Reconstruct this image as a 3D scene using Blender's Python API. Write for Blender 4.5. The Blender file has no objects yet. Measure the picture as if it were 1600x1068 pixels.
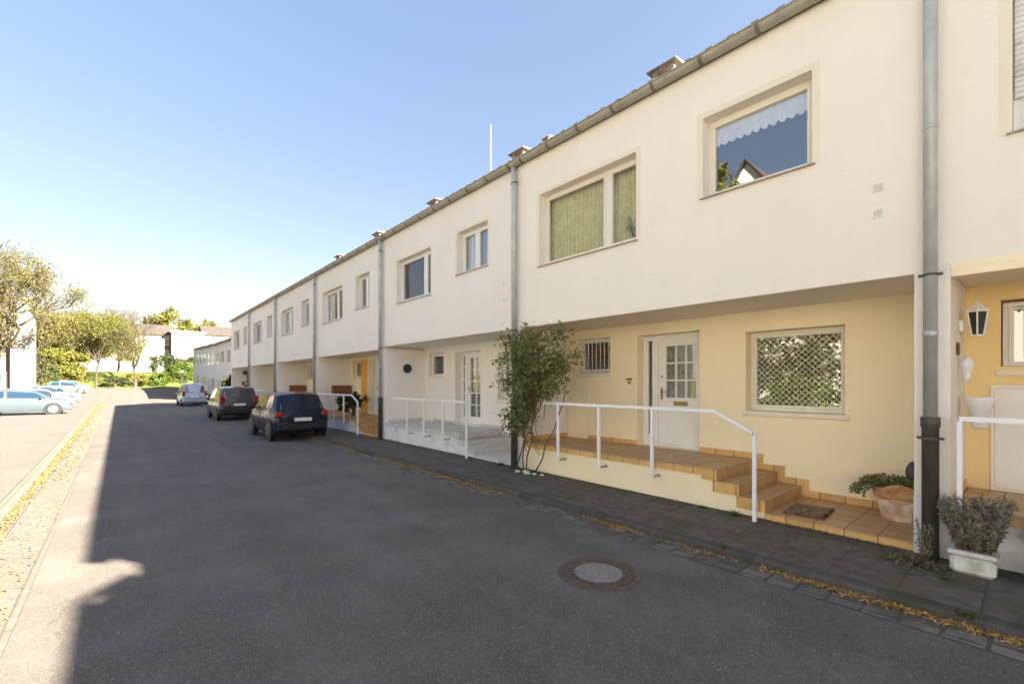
import bpy, math, random
import numpy as np
from mathutils import Vector, Matrix
random.seed(7); rng = np.random.default_rng(7)
R = math.radians
sc = bpy.context.scene
COL = sc.collection

# ---------------------------------------------------------------- camera, sky, sun, exposure
cd = bpy.data.cameras.new('camera'); cam = bpy.data.objects.new('camera', cd); COL.objects.link(cam)
cam.location = (0, 0, 1.84); cam.rotation_euler = (R(90), 0, -R(40.767))
cd.sensor_width = 36; cd.lens = 36*711/1600; cd.shift_y = 64/1600; cd.clip_end = 3000; cd.clip_start = .05
cd.dof.use_dof = True; cd.dof.focus_distance = 7.0; cd.dof.aperture_fstop = 1.2
sc.camera = cam
SUNV = Vector((6.35, -11.0, 6.4)).normalized()          # from the scene towards the sun
elev = math.asin(SUNV.z); azim = math.atan2(SUNV.x, SUNV.y)
w = bpy.data.worlds.new('World'); sc.world = w; w.use_nodes = True
wn = w.node_tree; wn.nodes.clear()
sky = wn.nodes.new('ShaderNodeTexSky'); sky.sky_type = 'NISHITA'; sky.sun_disc = False
sky.sun_elevation = elev; sky.sun_rotation = azim; sky.air_density = 1.0; sky.dust_density = .7; sky.ozone_density = 1.0
bg = wn.nodes.new('ShaderNodeBackground'); bg.inputs[1].default_value = .075
wo = wn.nodes.new('ShaderNodeOutputWorld')
gm = wn.nodes.new('ShaderNodeGamma'); gm.inputs[1].default_value = .52          # squeezes the sky's contrast: a flatter, paler sky
wt = wn.nodes.new('ShaderNodeVectorMath'); wt.operation = 'MULTIPLY'; wt.inputs[1].default_value = (1.05, .85, .82)
wn.links.new(sky.outputs[0], gm.inputs[0]); hs_ = wn.nodes.new('ShaderNodeHueSaturation'); hs_.inputs['Saturation'].default_value = 1.6
wn.links.new(gm.outputs[0], hs_.inputs['Color']); wn.links.new(hs_.outputs[0], wt.inputs[0]); wn.links.new(wt.outputs[0], bg.inputs[0]); wn.links.new(bg.outputs[0], wo.inputs[0])
sd = bpy.data.lights.new('sun', 'SUN'); so = bpy.data.objects.new('sun', sd); COL.objects.link(so)
sd.energy = 5.0; sd.angle = R(.45); sd.color = (1, .91, .76)
so.rotation_euler = SUNV.to_track_quat('Z', 'Y').to_euler(); so.location = (0, 0, 40)
sc.view_settings.view_transform = 'Standard'; sc.view_settings.look = 'None'
sc.view_settings.exposure = 3.14; sc.view_settings.gamma = 1
sc.cycles.use_denoising = True
sc.cycles.max_bounces = 10; sc.cycles.transparent_max_bounces = 24

# ---------------------------------------------------------------- materials
def mat(name, col, rough=.7, bump=None, var=None, metal=0, spec=.4, streak=0, col2=None, speck=None, trans=0, coat=0, lane=0):
    """bump=[(scale,strength)], var=(scale,amount): soft mottling; streak: rain streaks; col2=(colour,scale,lo,hi): second colour in patches; speck=(scale,colour,amount)"""
    m = bpy.data.materials.new(name); m.use_nodes = True; nt = m.node_tree; N = nt.nodes; L = nt.links
    b = N['Principled BSDF']; b.inputs['Roughness'].default_value = rough; b.inputs['Metallic'].default_value = metal
    b.inputs['Specular IOR Level'].default_value = spec
    if coat: b.inputs['Coat Weight'].default_value = coat; b.inputs['Coat Roughness'].default_value = .06
    geo = N.new('ShaderNodeNewGeometry'); pos = geo.outputs['Position']
    c = N.new('ShaderNodeRGB'); c.outputs[0].default_value = (*col, 1); cur = c.outputs[0]
    def noise(scale, detail=4, vec=None, rgh=.6):
        n = N.new('ShaderNodeTexNoise'); n.inputs['Scale'].default_value = scale; n.inputs['Detail'].default_value = detail
        n.inputs['Roughness'].default_value = rgh
        L.new(vec or pos, n.inputs['Vector']); return n.outputs['Fac']
    def ramp(f, lo, hi, a=0., bb=1.):
        r = N.new('ShaderNodeMapRange'); r.inputs[1].default_value = lo; r.inputs[2].default_value = hi
        r.inputs[3].default_value = a; r.inputs[4].default_value = bb; L.new(f, r.inputs[0]); return r.outputs[0]
    def mix(fac, a, bcol, mode='MIX'):
        x = N.new('ShaderNodeMix'); x.data_type = 'RGBA'; x.blend_type = mode
        if isinstance(fac, float): x.inputs[0].default_value = fac
        else: L.new(fac, x.inputs[0])
        L.new(a, x.inputs[6])
        if isinstance(bcol, tuple): x.inputs[7].default_value = (*bcol, 1)
        else: L.new(bcol, x.inputs[7])
        return x.outputs[2]
    if col2:
        cc, s, lo, hi = col2
        cur = mix(ramp(noise(s, 6), lo, hi), cur, cc)
    if var:
        f = ramp(noise(var[0], 5), .3, .7, 1-var[1], 1+var[1])
        x = N.new('ShaderNodeVectorMath'); x.operation = 'SCALE'; L.new(cur, x.inputs[0]); L.new(f, x.inputs['Scale']); cur = x.outputs[0]
    if streak:
        mp = N.new('ShaderNodeMapping'); mp.inputs['Scale'].default_value = (5, 5, .35); L.new(pos, mp.inputs[0])
        f = ramp(noise(1.5, 5, mp.outputs[0]), .5, .8, 1, 1-streak)
        x = N.new('ShaderNodeVectorMath'); x.operation = 'SCALE'; L.new(cur, x.inputs[0]); L.new(f, x.inputs['Scale']); cur = x.outputs[0]
    if lane:                                             # tyre worn lanes and a few fine cracks
        mp = N.new('ShaderNodeMapping'); mp.inputs['Scale'].default_value = (1.5, .07, 1); L.new(pos, mp.inputs[0])
        f = ramp(noise(1.1, 3, mp.outputs[0]), .35, .68, 1-lane, 1+lane)
        x = N.new('ShaderNodeVectorMath'); x.operation = 'SCALE'; L.new(cur, x.inputs[0]); L.new(f, x.inputs['Scale']); cur = x.outputs[0]
        wv = N.new('ShaderNodeTexNoise'); wv.inputs['Scale'].default_value = 2.2; wv.inputs['Detail'].default_value = 5; L.new(pos, wv.inputs['Vector'])
        wm = N.new('ShaderNodeVectorMath'); wm.operation = 'MULTIPLY_ADD'; wm.inputs[1].default_value = (.5, .5, 0); L.new(wv.outputs['Color'], wm.inputs[0]); L.new(pos, wm.inputs[2])
        vo = N.new('ShaderNodeTexVoronoi'); vo.feature = 'DISTANCE_TO_EDGE'; vo.inputs['Scale'].default_value = .42; L.new(wm.outputs[0], vo.inputs['Vector'])
        ck = ramp(vo.outputs['Distance'], .0, .006, 1, 0); mk = ramp(noise(.35, 2), .52, .6)
        mm = N.new('ShaderNodeMath'); mm.operation = 'MULTIPLY'; L.new(ck, mm.inputs[0]); L.new(mk, mm.inputs[1])
        m2 = N.new('ShaderNodeMath'); m2.operation = 'MULTIPLY'; m2.inputs[1].default_value = .55; L.new(mm.outputs[0], m2.inputs[0])
        cur = mix(m2.outputs[0], cur, (.035, .031, .028))
        st = ramp(noise(1.7, 4), .66, .78); m3 = N.new('ShaderNodeMath'); m3.operation = 'MULTIPLY'; m3.inputs[1].default_value = .35; L.new(st, m3.inputs[0])
        cur = mix(m3.outputs[0], cur, (.06, .054, .05))
    if speck:
        v = N.new('ShaderNodeTexVoronoi'); v.inputs['Scale'].default_value = speck[0]; L.new(pos, v.inputs['Vector'])
        sx = N.new('ShaderNodeSeparateColor'); L.new(v.outputs['Color'], sx.inputs[0])
        cur = mix(ramp(sx.outputs[0], 1-speck[2], 1-speck[2]*.5), cur, speck[1])
    L.new(cur, b.inputs['Base Color'])
    if bump:
        last = None
        for s, st in bump:
            bn = N.new('ShaderNodeBump'); bn.inputs['Strength'].default_value = st; bn.inputs['Distance'].default_value = .6/s
            L.new(noise(s, 4), bn.inputs['Height'])
            if last: L.new(last, bn.inputs['Normal'])
            last = bn.outputs[0]
        L.new(last, b.inputs['Normal'])
    if trans:
        out = N['Material Output']; t = N.new('ShaderNodeBsdfTranslucent'); L.new(cur, t.inputs[0])
        ms = N.new('ShaderNodeMixShader'); ms.inputs[0].default_value = trans
        L.new(b.outputs[0], ms.inputs[1]); L.new(t.outputs[0], ms.inputs[2]); L.new(ms.outputs[0], out.inputs[0])
    m['cur'] = 0
    return m

def grid_mat(name, col, joint, size, jw, axes, rough=.6, offs=(0, 0), var=.12, bump=.3, stagger=False, moss=None, mott=.1):
    """tiles / slabs / setts: a brick texture laid over two world axes, in metres"""
    m = bpy.data.materials.new(name); m.use_nodes = True; nt = m.node_tree; N = nt.nodes; L = nt.links
    b = N['Principled BSDF']; b.inputs['Roughness'].default_value = rough
    geo = N.new('ShaderNodeNewGeometry'); sp = N.new('ShaderNodeSeparateXYZ'); L.new(geo.outputs['Position'], sp.inputs[0])
    cb = N.new('ShaderNodeCombineXYZ')
    for k, a in enumerate(axes):
        ad = N.new('ShaderNodeMath'); ad.operation = 'ADD'; ad.inputs[1].default_value = offs[k]
        L.new(sp.outputs['XYZ'.index(a)], ad.inputs[0]); L.new(ad.outputs[0], cb.inputs[k])
    # break the perfect lines a little
    nz = N.new('ShaderNodeTexNoise'); nz.inputs['Scale'].default_value = 3.; L.new(geo.outputs['Position'], nz.inputs['Vector'])
    vm = N.new('ShaderNodeVectorMath'); vm.operation = 'MULTIPLY_ADD'
    L.new(nz.outputs['Color'], vm.inputs[0]); vm.inputs[1].default_value = (jw*1.2, jw*1.2, 0); L.new(cb.outputs[0], vm.inputs[2])
    br = N.new('ShaderNodeTexBrick'); L.new(vm.outputs[0], br.inputs['Vector'])
    br.offset = .5 if stagger else 0; br.squash = 1
    br.inputs['Scale'].default_value = 1; br.inputs['Brick Width'].default_value = size[0]; br.inputs['Row Height'].default_value = size[1]
    br.inputs['Mortar Size'].default_value = jw; br.inputs['Mortar Smooth'].default_value = .2; br.inputs['Bias'].default_value = 0
    br.inputs['Color1'].default_value = (*[c*(1-var) for c in col], 1); br.inputs['Color2'].default_value = (*[c*(1+var) for c in col], 1)
    br.inputs['Mortar'].default_value = (*joint, 1)
    cur = br.outputs['Color']
    n2 = N.new('ShaderNodeTexNoise'); n2.inputs['Scale'].default_value = 9; n2.inputs['Detail'].default_value = 6; L.new(geo.outputs['Position'], n2.inputs['Vector'])
    r = N.new('ShaderNodeMapRange'); r.inputs[1].default_value = .3; r.inputs[2].default_value = .7; r.inputs[3].default_value = 1-mott; r.inputs[4].default_value = 1+mott
    L.new(n2.outputs['Fac'], r.inputs[0])
    x = N.new('ShaderNodeVectorMath'); x.operation = 'SCALE'; L.new(cur, x.inputs[0]); L.new(r.outputs[0], x.inputs['Scale']); cur = x.outputs[0]
    if moss:
        n3 = N.new('ShaderNodeTexNoise'); n3.inputs['Scale'].default_value = 2.2; n3.inputs['Detail'].default_value = 8; L.new(geo.outputs['Position'], n3.inputs['Vector'])
        r3 = N.new('ShaderNodeMapRange'); r3.inputs[1].default_value = .54; r3.inputs[2].default_value = .7; L.new(n3.outputs['Fac'], r3.inputs[0])
        mx = N.new('ShaderNodeMix'); mx.data_type = 'RGBA'; L.new(r3.outputs[0], mx.inputs[0]); L.new(cur, mx.inputs[6]); mx.inputs[7].default_value = (*moss, 1); cur = mx.outputs[2]
    L.new(cur, b.inputs['Base Color'])
    inv = N.new('ShaderNodeMath'); inv.operation = 'SUBTRACT'; inv.inputs[0].default_value = 1; L.new(br.outputs['Fac'], inv.inputs[1])
    n4 = N.new('ShaderNodeTexNoise'); n4.inputs['Scale'].default_value = 90; L.new(geo.outputs['Position'], n4.inputs['Vector'])
    ad2 = N.new('ShaderNodeMath'); ad2.operation = 'MULTIPLY_ADD'; L.new(n4.outputs['Fac'], ad2.inputs[0]); ad2.inputs[1].default_value = .35; L.new(inv.outputs[0], ad2.inputs[2])
    bn = N.new('ShaderNodeBump'); bn.inputs['Strength'].default_value = bump; bn.inputs['Distance'].default_value = .008
    L.new(ad2.outputs[0], bn.inputs['Height']); L.new(bn.outputs[0], b.inputs['Normal'])
    return m

def glass_mat(name, tint=(.97, .98, .975), ior=.12):
    m = bpy.data.materials.new(name); m.use_nodes = True; nt = m.node_tree; N = nt.nodes; L = nt.links
    N.remove(N['Principled BSDF']); out = N['Material Output']
    t = N.new('ShaderNodeBsdfTransparent'); t.inputs[0].default_value = (*tint, 1)
    g = N.new('ShaderNodeBsdfGlossy'); g.inputs['Roughness'].default_value = 0.0
    geo = N.new('ShaderNodeNewGeometry')                # Schlick reflectance, the same from both faces
    dt = N.new('ShaderNodeVectorMath'); dt.operation = 'DOT_PRODUCT'; L.new(geo.outputs['Incoming'], dt.inputs[0]); L.new(geo.outputs['Normal'], dt.inputs[1])
    def mth(op, a, b=None):
        x_ = N.new('ShaderNodeMath'); x_.operation = op
        for i_, q_ in enumerate((a, b)):
            if q_ is None: continue
            if isinstance(q_, (int, float)): x_.inputs[i_].default_value = q_
            else: L.new(q_, x_.inputs[i_])
        return x_.outputs[0]
    pw = mth('POWER', mth('SUBTRACT', 1, mth('ABSOLUTE', dt.outputs['Value'])), 5)
    f = mth('ADD', mth('MULTIPLY', pw, 1-ior), ior)
    n = N.new('ShaderNodeTexNoise'); n.inputs['Scale'].default_value = .9; L.new(geo.outputs['Position'], n.inputs['Vector'])
    bn = N.new('ShaderNodeBump'); bn.inputs['Strength'].default_value = .06; bn.inputs['Distance'].default_value = .05
    L.new(n.outputs['Fac'], bn.inputs['Height']); L.new(bn.outputs[0], g.inputs['Normal'])
    x = N.new('ShaderNodeMixShader'); L.new(f, x.inputs[0]); L.new(t.outputs[0], x.inputs[1]); L.new(g.outputs[0], x.inputs[2])
    L.new(x.outputs[0], out.inputs[0]); return m

def net_mat(name, col, period):
    """net curtain: rows of round holes"""
    m = bpy.data.materials.new(name); m.use_nodes = True; nt = m.node_tree; N = nt.nodes; L = nt.links
    b = N['Principled BSDF']; b.inputs['Base Color'].default_value = (*col, 1); b.inputs['Roughness'].default_value = .9
    geo = N.new('ShaderNodeNewGeometry'); sp = N.new('ShaderNodeSeparateXYZ'); L.new(geo.outputs['Position'], sp.inputs[0])
    def s(o, k):
        a = N.new('ShaderNodeMath'); a.operation = 'MULTIPLY'; a.inputs[1].default_value = k; L.new(o, a.inputs[0])
        c = N.new('ShaderNodeMath'); c.operation = 'SINE'; L.new(a.outputs[0], c.inputs[0]); return c.outputs[0]
    k = 2*math.pi/period
    p = N.new('ShaderNodeMath'); p.operation = 'MULTIPLY'; L.new(s(sp.outputs['Y'], k), p.inputs[0]); L.new(s(sp.outputs['Z'], k), p.inputs[1])
    g = N.new('ShaderNodeMath'); g.operation = 'GREATER_THAN'; g.inputs[1].default_value = .09; ab = N.new('ShaderNodeMath'); ab.operation = 'ABSOLUTE'
    L.new(p.outputs[0], g.inputs[0])
    t = N.new('ShaderNodeBsdfTransparent'); x = N.new('ShaderNodeMixShader')
    L.new(g.outputs[0], x.inputs[0]); L.new(b.outputs[0], x.inputs[1]); L.new(t.outputs[0], x.inputs[2]); L.new(x.outputs[0], N['Material Output'].inputs[0])
    return m

STUC = [(140, .35), (22, .25)]
M = {}
M['render_white'] = mat('white_render', (.90, .83, .73), .9, STUC, (.6, .03), streak=.02)
M['render_grey'] = mat('offwhite_render', (.87, .81, .73), .9, STUC, (.6, .03), streak=.02)
M['render_yellow'] = mat('yellow_render', (.96, .82, .56), .9, STUC, (.7, .03), streak=.03)
M['render_ochre'] = mat('ochre_render', (.92, .69, .34), .9, STUC, (.7, .03))
M['trim'] = mat('smooth_trim_paint', (.84, .76, .60), .7, [(90, .1)], (.9, .03))
M['soffit'] = mat('soffit_paint', (.92, .83, .70), .9, STUC, (.8, .04))
M['plinth'] = mat('plinth_paint', (.76, .75, .74), .8, [(60, .25)], (3, .08), col2=((.4, .38, .33), 5, .58, .75))
M['white'] = mat('white_paint', (.85, .83, .79), .4, [(60, .05)], (3, .03))
M['railwhite'] = mat('rail_paint', (.86, .85, .84), .35, [(80, .08)], (4, .04), col2=((.45, .36, .27), 14, .72, .8))
M['framecream'] = mat('window_frame_paint', (.82, .76, .65), .45, None, (3, .03))
M['zinc'] = mat('zinc', (.38, .355, .29), .45, [(40, .1)], (4, .15), metal=.1, streak=.12)
M['pipezinc'] = mat('pipe_zinc', (.46, .48, .47), .4, [(40, .08)], (5, .14), metal=.25)
M['iron'] = mat('cast_iron', (.085, .076, .066), .6, [(70, .25)], (12, .25))
M['bracketm'] = mat('bracket_metal', (.17, .145, .11), .5, None, (8, .15))
M['sillm'] = mat('sill_metal', (.36, .31, .26), .5, None, (8, .15))
M['glass'] = glass_mat('window_glass')
M['glassclear'] = glass_mat('clear_glass', ior=.045)
M['glasscoat'] = glass_mat('coated_glass', ior=.2)
M['carglass'] = mat('car_glass', (.012, .03, .055), .04, spec=1.0, coat=1)  # blue base colour stands in for sky reflected in the glass
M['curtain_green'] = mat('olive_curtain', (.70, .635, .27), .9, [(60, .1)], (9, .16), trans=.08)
M['curtain_white'] = mat('white_curtain', (.8, .8, .8), .9, None, (30, .08), trans=.12)
M['doorsheer'] = mat('door_sheer', (.40, .37, .31), .9, None, (6, .1))
M['lace'] = mat('lace', (.94, .95, .97), .9, [(90, .6)], (38, .10), trans=.06)
M['net'] = net_mat('net_curtain', (.62, .60, .40), .088)
M['tile_top'] = grid_mat('porch_tile_top', (.52, .31, .14), (.13, .08, .045), (.3, .3), .006, 'XY', .45, (.05, .05), .10, .3)
M['tile_side'] = grid_mat('porch_tile_side', (.70, .42, .16), (.16, .1, .05), (.3, 3.), .006, 'YX', .4, (.05, 0), .12, .3)
M['tile_end'] = grid_mat('porch_tile_riser', (.52, .31, .13), (.16, .1, .05), (.3, 3.), .006, 'XY', .4, (.05, 0), .10, .3)
M['tile_grey'] = grid_mat('pale_porch_tile', (.60, .57, .53), (.38, .36, .33), (.3, .16), .006, 'YZ', .6, (0, 0), .06, .2)
M['roof'] = grid_mat('roof_tile', (.10, .075, .06), (.03, .025, .02), (.3, .35), .02, 'YX', .8, var=.25, bump=.8)
M['roofred'] = grid_mat('red_roof_tile', (.075, .06, .052), (.04, .03, .025), (.3, .35), .02, 'YX', .8, var=.25, bump=.8)
M['brass'] = mat('brass', (.36, .27, .09), .4, [(50, .2)], (20, .2), metal=.8)
M['dark'] = mat('dark_metal', (.03, .03, .03), .5)
M['chim'] = mat('chimney_concrete', (.30, .26, .22), .9, [(30, .4)], (6, .25))
M['terracotta'] = mat('terracotta', (.62, .40, .27), .8, [(30, .3)], (5, .15), col2=((.78, .66, .56), 4.5, .45, .6))
M['terra_rim'] = mat('terracotta_rim', (.66, .38, .20), .8, [(24, .5)], (7, .25), col2=((.42, .22, .07), 7, .5, .6))
M['stonewhite'] = mat('pale_stone', (.66, .64, .58), .85, [(25, .4)], (5, .12), col2=((.34, .36, .2), 4, .55, .7))
M['mat'] = mat('coir_mat', (.20, .125, .065), 1, [(120, .8), (20, .5)], (26, .6), col2=((.34, .24, .13), 14, .5, .6))
M['woodbrown'] = mat('brown_wood', (.20, .09, .035), .6, [(20, .2)], (6, .2))
M['orange'] = mat('orange_paint', (.75, .34, .05), .6, None, (3, .05))
M['asphalt'] = mat('asphalt', (.118, .101, .085), .85, [(260, .8), (90, .5)], (1.1, .14), speck=(170, (.25, .225, .2), .15), col2=((.15, .133, .118), .55, .45, .75), lane=.12)
M['lot'] = mat('parking_asphalt', (.115, .104, .09), .9, [(200, .4)], (.5, .15), speck=(120, (.2, .19, .17), .15))
M['slabs'] = grid_mat('pavement_slab', (.118, .094, .072), (.066, .058, .042), (.5, .5), .007, 'XY', .85, (.03, .2), .14, .5, moss=(.085, .078, .036), mott=.32)
M['kerb'] = grid_mat('kerb_stone', (.085, .074, .06), (.055, .048, .036), (.15, 1.), .006, 'XY', .9, (-.02, .1), .15, .5, moss=(.045, .05, .018), mott=.2)
M['setts'] = grid_mat('gutter_sett', (.165, .145, .118), (.085, .075, .055), (.17, .24), .014, 'XY', .9, (0, 0), .28, 1.0, stagger=True, moss=(.09, .08, .05), mott=.25)
M['concrete'] = grid_mat('concrete_strip', (.135, .12, .098), (.09, .08, .062), (.45, 1.0), .01, 'XY', .9, (.2, 0), .06, .4, mott=.14)
M['kerblight'] = grid_mat('light_kerb', (.155, .135, .105), (.09, .075, .055), (.2, 1.), .01, 'XY', .9, (.1, 0), .08, .4, mott=.12)
M['litter'] = mat('orange_litter_dimmed', (.30, .165, .05), .9, None, (30, .45), col2=((.16, .10, .05), 25, .42, .6))  # colour darkened to suit litter lying on the sunlit strip
M['litterkerb'] = mat('kerb_litter', (.52, .30, .085), .9, None, (30, .45), col2=((.24, .16, .08), 25, .45, .6))  # brighter copy of the orange litter, for the kerb in shade
M['litterdark'] = mat('brown_litter', (.15, .115, .055), .9, None, (30, .4), col2=((.12, .13, .04), 3, .48, .6))
M['pebble'] = mat('pale_speck', (.62, .6, .58), .8)
M['ironlid'] = mat('rusty_lid', (.115, .085, .062), .65, [(90, .5), (30, .3)], (14, .25))
M['lidconc'] = mat('lid_concrete', (.23, .205, .18), .9, [(150, .6)], (8, .1), speck=(110, (.36, .33, .3), .2))
M['grass'] = mat('lawn', (.085, .11, .018), .95, [(30, .8)], (.35, .25), col2=((.11, .125, .024), .2, .45, .65))
M['leafrose'] = mat('rose_leaf', (.17, .19, .055), .45, None, (14, .45), col2=((.27, .26, .09), 6, .48, .66), trans=.3)
M['leafivy'] = mat('ivy_leaf', (.11, .14, .045), .5, None, (40, .3), col2=((.42, .42, .22), 45, .5, .6), trans=.2)
M['leaflav'] = mat('grey_leaf', (.23, .22, .16), .8, None, (16, .3), col2=((.32, .28, .2), 12, .5, .65), trans=.2)
M['leafyellow'] = mat('spring_leaf', (.16, .15, .026), .7, None, (.5, .3), col2=((.13, .135, .022), .35, .45, .6), trans=.35)
M['leafgold'] = mat('golden_leaf', (.15, .135, .032), .7, None, (.5, .3), col2=((.14, .13, .03), .35, .45, .6), trans=.35)
M['leafgreen'] = mat('fresh_leaf', (.085, .13, .015), .7, None, (.8, .3), col2=((.12, .15, .02), .5, .5, .65), trans=.35)
M['leafdark'] = mat('dark_leaf', (.045, .058, .016), .7, None, (.8, .3), col2=((.075, .075, .022), .6, .5, .65), trans=.25)
M['blossom'] = mat('blossom', (.75, .72, .66), .7, None, (2, .1), trans=.3)
M['bark'] = mat('bark', (.13, .105, .075), .9, [(14, .5)], (5, .25))
M['barkpale'] = mat('pale_bark', (.07, .055, .04), .9, [(14, .5)], (5, .2))
M['houseleaf'] = mat('houseplant_leaf', (.42, .46, .07), .6, None, (20, .3), trans=.5)
M['stem'] = mat('rose_stem', (.13, .11, .05), .8, [(50, .3)], (15, .25))
M['stuccowhite'] = mat('opposite_white', (.80, .77, .70), .9, [(20, .2)], (.4, .04))
M['rowwhite'] = mat('far_row_white_shaded', (.74, .72, .69), .9, [(20, .2)], (.4, .04))  # same white for walls in shade, kept brighter
M['housewhite'] = mat('far_white_sunlit', (.23, .225, .21), .9, [(20, .2)], (.4, .04))  # white walls in sun, colour darkened so they don't burn out
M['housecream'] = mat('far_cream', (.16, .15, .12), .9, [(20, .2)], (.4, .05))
M['housebrick'] = mat('far_brick', (.2, .13, .1), .9, [(20, .3)], (.6, .12))
M['farpane'] = mat('far_pane', (.10, .14, .16), .08, spec=.7)
M['teal'] = mat('teal_glazing', (.16, .25, .26), .15, spec=.6)
M['rubber'] = mat('rubber', (.02, .02, .02), .8)
M['alloy'] = mat('alloy', (.55, .55, .55), .35, metal=.7)
M['alloydark'] = mat('dark_alloy', (.16, .155, .15), .4, metal=.6)
M['red'] = mat('tail_light', (.30, .02, .015), .15, spec=.6)
M['plate'] = mat('number_plate', (.75, .75, .72), .4)
M['carblack'] = mat('dark_blue_paint', (.010, .016, .032), .3, spec=.1, coat=.4)
M['cargrey'] = mat('grey_paint', (.045, .045, .05), .3, spec=.2, coat=.8)
M['carblue'] = mat('pale_blue_paint', (.30, .38, .48), .28, metal=.3, coat=1)
M['carsilver'] = mat('silver_paint', (.085, .11, .13), .28, metal=.3, coat=1)
M['carwhite'] = mat('white_car_paint', (.15, .165, .175), .28, coat=1)
M['cargreen'] = mat('green_car_paint', (.08, .15, .09), .28, coat=1)
M['bumper'] = mat('bumper_plastic', (.018, .018, .02), .55)

# ---------------------------------------------------------------- mesh helpers
def origin(o):
    v = Vector((0, 0, 0))
    while o: v += o.location; o = o.parent
    return v
class MB:
    def __init__(s): s.v = []; s.f = []
    def add(s, vs, fs):
        n = len(s.v); s.v += [tuple(p) for p in vs]; s.f += [tuple(i+n for i in f) for f in fs]; return s
    def box(s, x0, x1, y0, y1, z0, z1):
        return s.add([(x0,y0,z0),(x1,y0,z0),(x1,y1,z0),(x0,y1,z0),(x0,y0,z1),(x1,y0,z1),(x1,y1,z1),(x0,y1,z1)],
                     [(0,3,2,1),(4,5,6,7),(0,1,5,4),(1,2,6,5),(2,3,7,6),(3,0,4,7)])
    def bbox(s, x0, x1, y0, y1, z0, z1, b=.006):
        """box with its 12 edges chamfered"""
        xs, ys, zs = (x0, x1), (y0, y1), (z0, z1); vs = []; idx = {}
        for i in (0,1):
            for j in (0,1):
                for k in (0,1):
                    for ax in range(3):
                        p = [xs[i], ys[j], zs[k]]
                        for a, t in ((0,i),(1,j),(2,k)):
                            if a != ax: p[a] += b if t == 0 else -b
                        idx[i,j,k,ax] = len(vs); vs.append(tuple(p))
        fs = []
        def q(l): fs.append(tuple(idx[a] for a in l))
        for i in (0,1): l = [(i,0,0,0),(i,1,0,0),(i,1,1,0),(i,0,1,0)]; q(l if i else l[::-1])
        for j in (0,1): l = [(0,j,0,1),(0,j,1,1),(1,j,1,1),(1,j,0,1)]; q(l if j else l[::-1])
        for k in (0,1): l = [(0,0,k,2),(1,0,k,2),(1,1,k,2),(0,1,k,2)]; q(l if k else l[::-1])
        for i in (0,1):
            for j in (0,1): l = [(i,j,0,0),(i,j,0,1),(i,j,1,1),(i,j,1,0)]; q(l if i != j else l[::-1])
        for i in (0,1):
            for k in (0,1): l = [(i,0,k,0),(i,1,k,0),(i,1,k,2),(i,0,k,2)]; q(l if i != k else l[::-1])
        for j in (0,1):
            for k in (0,1): l = [(0,j,k,1),(0,j,k,2),(1,j,k,2),(1,j,k,1)]; q(l if j == k else l[::-1])
        for i in (0,1):
            for j in (0,1):
                for k in (0,1):
                    l = [(i,j,k,0),(i,j,k,1),(i,j,k,2)]; q(l if (i+j+k) % 2 else l[::-1])
        return s.add(vs, fs)
    def tube(s, pts, r, n=8, cap=True):
        pts = [Vector(p) for p in pts]; rs = r if isinstance(r, (list, tuple)) else [r]*len(pts)
        rings = []; vs = []; ref = None
        for i, p in enumerate(pts):
            d = (pts[min(i+1, len(pts)-1)]-pts[max(i-1, 0)]).normalized()
            if ref is None: ref = Vector((0,0,1)) if abs(d.z) < .9 else Vector((1,0,0))
            a = d.cross(ref).normalized(); b = d.cross(a); ref = a.cross(d) if a.length else ref
            ref = (-b) if False else ref
            for k in range(n):
                t = 2*math.pi*k/n; vs.append(p+(a*math.cos(t)+b*math.sin(t))*rs[i])
        fs = []
        for i in range(len(pts)-1):
            for k in range(n):
                k2 = (k+1) % n; fs.append((i*n+k, i*n+k2, (i+1)*n+k2, (i+1)*n+k))
        if cap: fs += [tuple(range(n)), tuple(range((len(pts)-1)*n, len(pts)*n))[::-1]]
        return s.add(vs, fs)
    def lathe(s, c, prof, n=24, axis='z'):
        vs = []
        for r, h in prof:
            for k in range(n):
                t = 2*math.pi*k/n; a, b = r*math.cos(t), r*math.sin(t)
                vs.append((c[0]+a, c[1]+b, c[2]+h) if axis == 'z' else (c[0]+h, c[1]+a, c[2]+b) if axis == 'x' else (c[0]+a, c[1]+h, c[2]+b))
        fs = [(i*n+k, i*n+(k+1) % n, (i+1)*n+(k+1) % n, (i+1)*n+k) for i in range(len(prof)-1) for k in range(n)]
        fs += [tuple(range(n))[::-1], tuple(range((len(prof)-1)*n, len(prof)*n))]
        return s.add(vs, fs)
    def prism(s, poly, ax, a0, a1):
        """polygon in the two other axes (in xyz order) swept along ax"""
        n = len(poly); vs = []
        for a in (a0, a1):
            for p, q in poly: vs.append((a,p,q) if ax == 'x' else (p,a,q) if ax == 'y' else (p,q,a))
        return s.add(vs, [tuple(range(n))[::-1], tuple(range(n, 2*n))]+[(i, (i+1) % n, n+(i+1) % n, n+i) for i in range(n)])
    def sheet(s, fn, us, vs_):
        n = len(vs_); V = [fn(u, v) for u in us for v in vs_]
        return s.add(V, [(i*n+j, (i+1)*n+j, (i+1)*n+j+1, i*n+j+1) for i in range(len(us)-1) for j in range(n-1)])
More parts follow.
